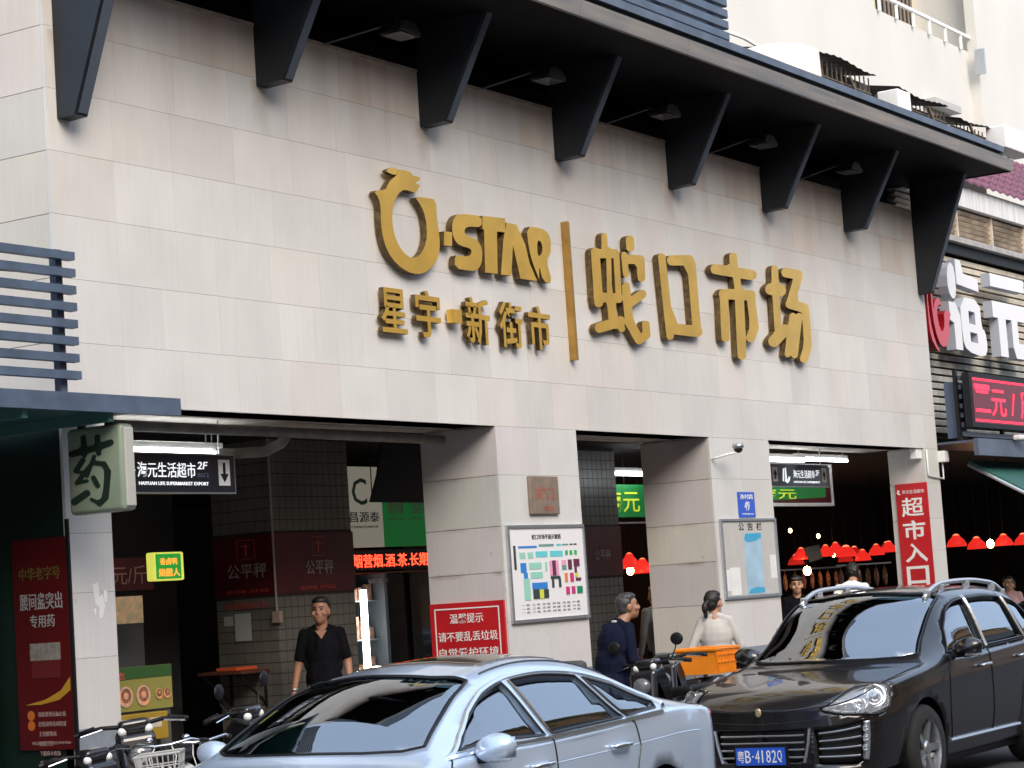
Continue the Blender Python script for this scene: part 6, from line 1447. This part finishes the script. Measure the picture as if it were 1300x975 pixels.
    for k2 in range(10):
        a = rr.uniform(0, 2*PI); zz = rr.uniform(.95, 1.35); q.ell((math.cos(a)*.155, ly(zz)+math.sin(a)*.105, zz), (.03, .02, rr.uniform(.05, .12)))
    o = q.build('shirt' if sleeves == 'short' else 'jacket', top, t, fix=False); remesh(o, .010, 6)
    if vneck:
        q = MB(); q.prism([(-.055, 1.455), (.055, 1.455), (0, 1.375)], 'y', ly(1.4)+.078, ly(1.4)+.108); q.build('neckline', skin, t)
    if collar:
        q = MB(); pts = [(.066*math.cos(a), ly(1.45)-.0+.066*math.sin(a)+.01, 1.475+.018*math.sin(-a)) for a in np.linspace(0, 2*PI, 20)[:-1]]; q.tube(pts, .014, 6, closed=True); q.build('collar', collar, t, smooth=True)
    q = MB(); q.ell((0, 0, .90), (.158, .115, .12))
    for sd_ in (-1, 1): capsule(q, hip[sd_], kn[sd_], .092, .070); capsule(q, kn[sd_], an[sd_], .068, .060)
    o = q.build('trousers', legs, t, fix=False); remesh(o, .012, 2)
    for sd_ in (-1, 1):
        q = MB(); a = an[sd_]; capsule(q, a+Vector((0, -.04, -.048)), a+Vector((sd_*.01, .17, -.056)), .042, .034); o = q.build('shoe', M_black, t, smooth=True)
    return t
M_blk = mat('black_cotton', (.006, .006, .008), .9, noise=.2, nscale=15, spec=.08)
M_navy = mat('navy_wool', (.007, .010, .026), .85, noise=.2, nscale=15, spec=.1)
M_jean = mat('dark_trousers', (.02, .021, .026), .85)
M_coat = mat('pale_grey_coat', (.52, .50, .47), .8, noise=.08, nscale=10)
M_greyc = mat('grey_cloth', (.30, .30, .29), .8, noise=.1)
p1 = person(16.15, 1.5, .03, 214, 1.72, 'man in a black V-neck T-shirt standing before the tiled pillar, looking aside', M_blk, M_jean, hair='crop', head_yaw=-12, head_pitch=-6, sleeves='short', vneck=True,
       pose={'el1': (.235, -.03, 1.15), 'wr1': (.285, .02, .90), 'el-1': (-.225, -.03, 1.15), 'wr-1': (-.245, .05, .90)}, skin=mat('tanned_skin', (.36, .18, .11), .5))
q = MB(); q.tube([(.280+.032*math.cos(a), .018+.032*math.sin(a), .925) for a in np.linspace(0, 2*PI, 14)[:-1]], .010, 6, closed=True); q.build('watch', M_alu, p1)
p2 = person(17.05, -1.0, 0, -22, 1.60, 'grey haired man in a navy jacket in profile at the middle opening', M_navy, M_jean, hair='grey', bulk=1.25, lean=.28, head_pitch=-6, head_yaw=-28, collar=mat('cream_collar', (.6, .58, .52), .7),
       pose={'el-1': (-.27, .10, 1.12), 'wr-1': (-.22, .36, 1.10), 'el1': (.27, .08, 1.12), 'wr1': (.24, .36, 1.02)}, skin=mat('tanned_skin', (.36, .18, .11), .5))
p3 = person(19.6, -.75, 0, 28, 1.56, 'woman with a black ponytail in a pale grey coat seen from behind', M_coat, M_jean, hair='tail', bulk=1.06, female=True, head_yaw=-38,
       pose={'el1': (.27, .02, 1.13), 'wr1': (.26, .16, .93), 'el-1': (-.28, -.02, 1.14), 'wr-1': (-.27, .10, .92)})
p4 = person(25.6, 1.2, .03, 222, 1.63, 'dark haired man with a bare face looking out from the right opening', M_blk, M_jean, hair='full', head_yaw=-12)
p5 = person(25.9, .6, .03, 20, 1.76, 'person in a white jacket bending down next to the dark haired man', M_white, M_jean, hair='short', lean=.8, head_pitch=-45)
p6 = person(23.55, 2.1, .03, 60, 1.62, 'person in a dark apron over grey sleeves with back turned in the middle opening', M_greyc, M_jean, hair='short')
bx('apron_back', -.15, .15, -.165, -.14, .95, 1.36, M_blk, p6, .008)
p7 = person(31.6, 3.0, .03, 150, 1.50, 'person in a dark plum checked shirt in the shadows left of the red banner', mat('plum_check', (.09, .05, .07), .8, noise=.6, nscale=25), M_jean, hair='short')
p8 = person(29.9, 1.0, .0, 30, 1.62, 'broad person in a brown top with back turned just past the market corner', mat('brown_cloth', (.09, .055, .045), .8), M_jean, hair='short')
p9 = person(30.5, .2, .0, 200, 1.46, 'dark haired person whose head is close beside a child under the awning', mat('rose_shirt', (.45, .28, .28), .8), M_jean, hair='short', head_yaw=20)
p10 = person(30.85, .3, .0, 170, 1.42, 'child in a pale pink top under the awning at the right', mat('pink_top', (.62, .42, .42), .8), M_jean, hair='short')
p11 = person(31.5, -.2, .0, 230, 1.36, 'man with dark hair and lowered head at the right edge of the picture', M_navy, M_jean, hair='full', head_pitch=-15)
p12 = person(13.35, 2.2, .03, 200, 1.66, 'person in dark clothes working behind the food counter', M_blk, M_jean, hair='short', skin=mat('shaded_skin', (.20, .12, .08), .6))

# ================================================================ TWO-WHEELERS
def wheel2(t, x, z, r_, w_, y=0, spokes=True, name='wheel'):
    e = empty('wheel', (x, y, z)); e.parent = t
    q = MB(); n = 28; q.tube([(r_*math.cos(2*PI*k/n), 0, r_*math.sin(2*PI*k/n)) for k in range(n)], w_, 8, closed=True); q.build('tyre', M_rubber, e, smooth=True)
    q = MB(); q.lathe([(r_-w_*.9, -w_*.5), (r_-w_*1.3, 0), (r_-w_*.9, w_*.5)], axis='y', seg=28); q.tube([(0, -.05, 0), (0, .05, 0)], .03, 8)
    if spokes:
        for k in range(14): a = 2*PI*k/14; q.tube([(0, .02*(-1)**k, 0), ((r_-w_)*math.cos(a), 0, (r_-w_)*math.sin(a))], .003, 4)
    else:
        for k in range(5): a = 2*PI*k/5; q.tube([(0, 0, 0), ((r_-w_)*math.cos(a), 0, (r_-w_)*math.sin(a))], .018, 5)
    q.build('rim', M_alu, e)
def handle_mirrors(t, x, z, w_, zm, r_=.055, both=True):
    for s in (-1, 1):
        m = MB(); m.tube([(x, s*w_*.62, z), (x+.02, s*w_*.75, z+(zm-z)*.5), (x-.01, s*w_*.85, zm-.03)], .006, 6); m.build('mirror_stem', M_black, t)
        m = MB(); m.ell((x-.01, s*w_*.88, zm), (.016, r_*1.15, r_)); m.build('mirror', M_black, t, smooth=True)
def bicycle(x, y, rz, label, col, basket=False, z=0):
    t = empty('bicycle', (x, y, z), R(rz), label, 'bicycle'); t.rotation_euler[0] = R(-4)
    for wx in (0, 1.05): wheel2(t, wx, .31, .31, .02)
    q = MB(); q.tube([(.26, 0, .82), (.30, 0, .62), (.52, 0, .38), (.62, 0, .30)], .020, 8); q.tube([(.62, 0, .30), (.74, 0, .80)], .018, 8); q.tube([(.62, .03, .30), (1.05, .05, .31)], .011, 6); q.tube([(.62, -.03, .30), (1.05, -.05, .31)], .011, 6); q.tube([(.70, 0, .66), (1.05, 0, .33)], .011, 6); q.build('frame', col, t, smooth=True)
    q = MB()
    for s in (-1, 1): q.tube([(.24, s*.04, .66), (.0, s*.05, .31)], .011, 6)
    q.tube([(.26, 0, .62), (.24, 0, .98)], .016, 8); q.build('fork', col, t)
    q = MB(); q.tube([(.40, -.28, .97), (.27, -.20, 1.0), (.24, -.05, .98), (.24, .05, .98), (.27, .20, 1.0), (.40, .28, .97)], .011, 8); q.build('handlebar', M_chrome, t, smooth=True)
    for s in (-1, 1): q = MB(); q.tube([(.36, s*.262, .98), (.46, s*.30, .965)], .017, 8); q.build('grip', M_black, t)
    q = MB(); q.tube([(.25, .06, .97), (.16, .1, .9), (.14, .06, .7)], .004, 5); q.tube([(.25, -.06, .97), (.13, -.1, .9), (.1, -.05, .7)], .004, 5); q.build('cable', M_white, t)
    q = MB(); q.ell((.27, .1, 1.03), (.028, .028, .022)); q.build('bell', M_chrome, t, smooth=True)
    q = MB(); q.ell((.76, 0, .84), (.13, .09, .035)); q.tube([(.74, 0, .8), (.75, 0, .83)], .014, 6); q.build('saddle', M_black, t, smooth=True)
    q = MB(); 
    for wx in (0, 1.05): q.tube([(wx+.345*math.cos(a), 0, .31+.345*math.sin(a)) for a in np.linspace(.1*PI, .95*PI, 10)], .02, 6)
    q.build('mudguard', col, t, smooth=True)
    q = MB(); q.tube([(.62, .06, .30), (.62, .1, .30), (.72, .1, .18)], .01, 5); q.bbox(.68, .76, .09, .17, .16, .19, .005); q.build('pedal', M_black, t)
    if basket:
        q = MB()
        for zz, k in ((.70, .8), (.78, .87), (.86, .94), (.94, 1.0)): q.tube([(-.02-.17*k, -.16*k, zz), (-.02+.17*k, -.16*k, zz), (-.02+.17*k, .16*k, zz), (-.02-.17*k, .16*k, zz)], .009 if zz > .9 else .005, 5, closed=True)
        for i in range(9):
            f = -1+i/4
            for s in (-1, 1): q.tube([(-.02+.136*f, s*.128, .70), (-.02+.17*f, s*.16, .94)], .004, 4); q.tube([(-.02+s*.136, .128*f, .70), (-.02+s*.17, .16*f, .94)], .004, 4)
        o = q.build('basket', mat('dull_white_wire', (.42, .42, .40), .5), t); o['kind'] = 'stuff'
    return t
def scooter(x, y, rz, label, col, col2, z=0, crate=False, mirrors=True):
    t = empty('scooter', (x, y, z), R(rz), label, 'scooter'); t.rotation_euler[0] = R(-5)
    for wx in (0, 1.22): wheel2(t, wx, .24, .20, .045, spokes=False)
    q = MB(); q.prism([(.02, .30), (.10, .85), (.20, .90), (.26, .80), (.22, .42), (.34, .24), (.72, .22), (.72, .28), (.42, .30), (.34, .42), (.30, .86), (.2, .97), (.04, .93), (-.06, .5)], 'y', -.12, .12); o = q.build('front_shield', col, t); 
    md = o.modifiers.new('b', 'BEVEL'); md.width = .03; md.segments = 3
    q = MB(); q.prism([(.68, .24), (.66, .60), (.78, .66), (1.42, .70), (1.50, .62), (1.35, .48), (1.05, .36), (.95, .22)], 'y', -.14, .14); o = q.build('rear_body', col2, t); md = o.modifiers.new('b', 'BEVEL'); md.width = .04; md.segments = 3
    q = MB(); q.bbox(.66, 1.36, -.13, .13, .66, .76, .04, seg=3); q.build('seat', M_black, t, smooth=True)
    q = MB(); q.tube([(.05+.255*math.cos(a)-.05, 0, .24+.255*math.sin(a)) for a in np.linspace(.15*PI, .95*PI, 9)], .055, 8); q.build('front_mudguard', col, t, smooth=True)
    q = MB(); q.tube([(0, .06, .24), (.1, .06, .62)], .02, 6); q.tube([(0, -.06, .24), (.1, -.06, .62)], .02, 6); q.build('fork', M_alu, t)
    q = MB(); q.tube([(.26, -.34, .98), (.20, -.2, 1.0), (.16, 0, .98), (.20, .2, 1.0), (.26, .34, .98)], .014, 8); q.build('handlebar', M_black, t, smooth=True)
    q = MB(); q.bbox(.08, .24, -.10, .10, .94, 1.03, .03, seg=3); q.build('handlebar_cowl', col, t, smooth=True)
    for s in (-1, 1):
        q = MB(); q.tube([(.24, s*.24, 1.0), (.28, s*.37, .97)], .019, 8); q.build('grip', M_black, t); q = MB(); q.tube([(.18, s*.2, .99), (.2, s*.34, .965)], .006, 5); q.build('brake_lever', M_chrome, t)
    q = MB(); q.ell((.0, 0, .80), (.05, .085, .075)); q.build('headlight', M_lens, t, smooth=True)
    for s in (-1, 1): q = MB(); q.ell((.1, s*.085, .96), (.03, .03, .03)); q.build('indicator', M_white, t, smooth=True)
    q = MB(); q.tube([(1.30, .10, .70), (1.62, .10, .78), (1.62, -.10, .78), (1.30, -.10, .70)], .012, 6); q.tube([(1.45, .1, .74), (1.45, -.1, .74)], .01, 6); q.build('rack', M_alu, t)
    q = MB(); q.ell((1.52, 0, .60), (.03, .08, .04)); q.build('tail_light', M_tail, t, smooth=True)
    if mirrors: handle_mirrors(t, .18, 1.0, .36, 1.17)
    return t
M_bk = mat('glossy_black_plastic', (.015, .015, .017), .2, coat=.6)
M_wp = mat('white_plastic', (.72, .73, .74), .25, coat=.6)
bb = bicycle(10.85, -1.75, 60, 'pale step-through bicycle by the left opening', mat('scuffed_white_frame', (.38, .38, .37), .4)); bb.scale = (.88, .88, .88)
bb = bicycle(10.5, -1.62, 35, 'bicycle with a white wire basket at the bottom left', M_bk, True); bb.scale = (.88, .88, .88)
bb = scooter(10.15, -1.5, 75, 'black scooter in front of the first pillar at the bottom left corner', M_bk, M_bk, mirrors=False); bb.scale = (.87, .87, .87)
scooter(10.75, -1.25, 50, 'dark scooter between the white bicycle and the food counter', M_bk, M_bk, mirrors=False)
scooter(12.05, -1.2, 100, 'scooter with round black mirrors half hidden behind the pale blue saloon', M_bk, M_wp)
scooter(16.75, -1.55, 0, 'black and white scooter with an upright mirror in front of the black SUV', M_bk, M_wp)
t = scooter(17.85, -1.15, 8, 'dark scooter carrying the orange crate next to the woman', M_bk, M_bk, mirrors=False)
t = empty('crate', (0, 0, 0), 0, 'orange plastic crate carried on a scooter in front of the woman in the pale coat', 'crate')
M_or = mat('orange_plastic', (.85, .25, .012), .4, noise=.08)
cx0, cx1, cy0, cy1, cz0, cz1 = 18.52, 18.98, -1.30, -.86, .80, 1.03
bx('base', cx0+.03, cx1-.03, cy0+.03, cy1-.03, cz0, cz0+.02, M_or, t)
for k, (a, b, c_, d) in enumerate(((cx0, cx1, cy0, cy0+.018), (cx0, cx1, cy1-.018, cy1))): 
    q = MB(); q.prism([(a+.03, cz0), (b-.03, cz0), (b, cz1), (a, cz1)], 'y', c_, d); q.build('side', M_or, t)
for a in (cx0, cx1-.018): q = MB(); q.prism([(cy0+.019, cz0), (cy1-.019, cz0), (cy1-.019, cz1), (cy0+.019, cz1)], 'x', a+.012*(a == cx0), a+.018+.012*(a == cx0)); q.build('side', M_or, t)
q = MB(); q.tube([(cx0, cy0, cz1), (cx1, cy0, cz1), (cx1, cy1, cz1), (cx0, cy1, cz1)], .018, 6, closed=True); q.build('rim', M_or, t)
q = MB()
for i in range(6): a = cx0+.05+i*.065; q.box(a, a+.012, cy0-.008, cy0+.001, cz0+.01, cz1-.02)
for zz in (.10, .17): q.box(cx0+.02, cx1-.02, cy0-.010, cy0+.001, cz0+zz, cz0+zz+.012)
o = q.build('ribs', M_or, t); o['kind'] = 'stuff'
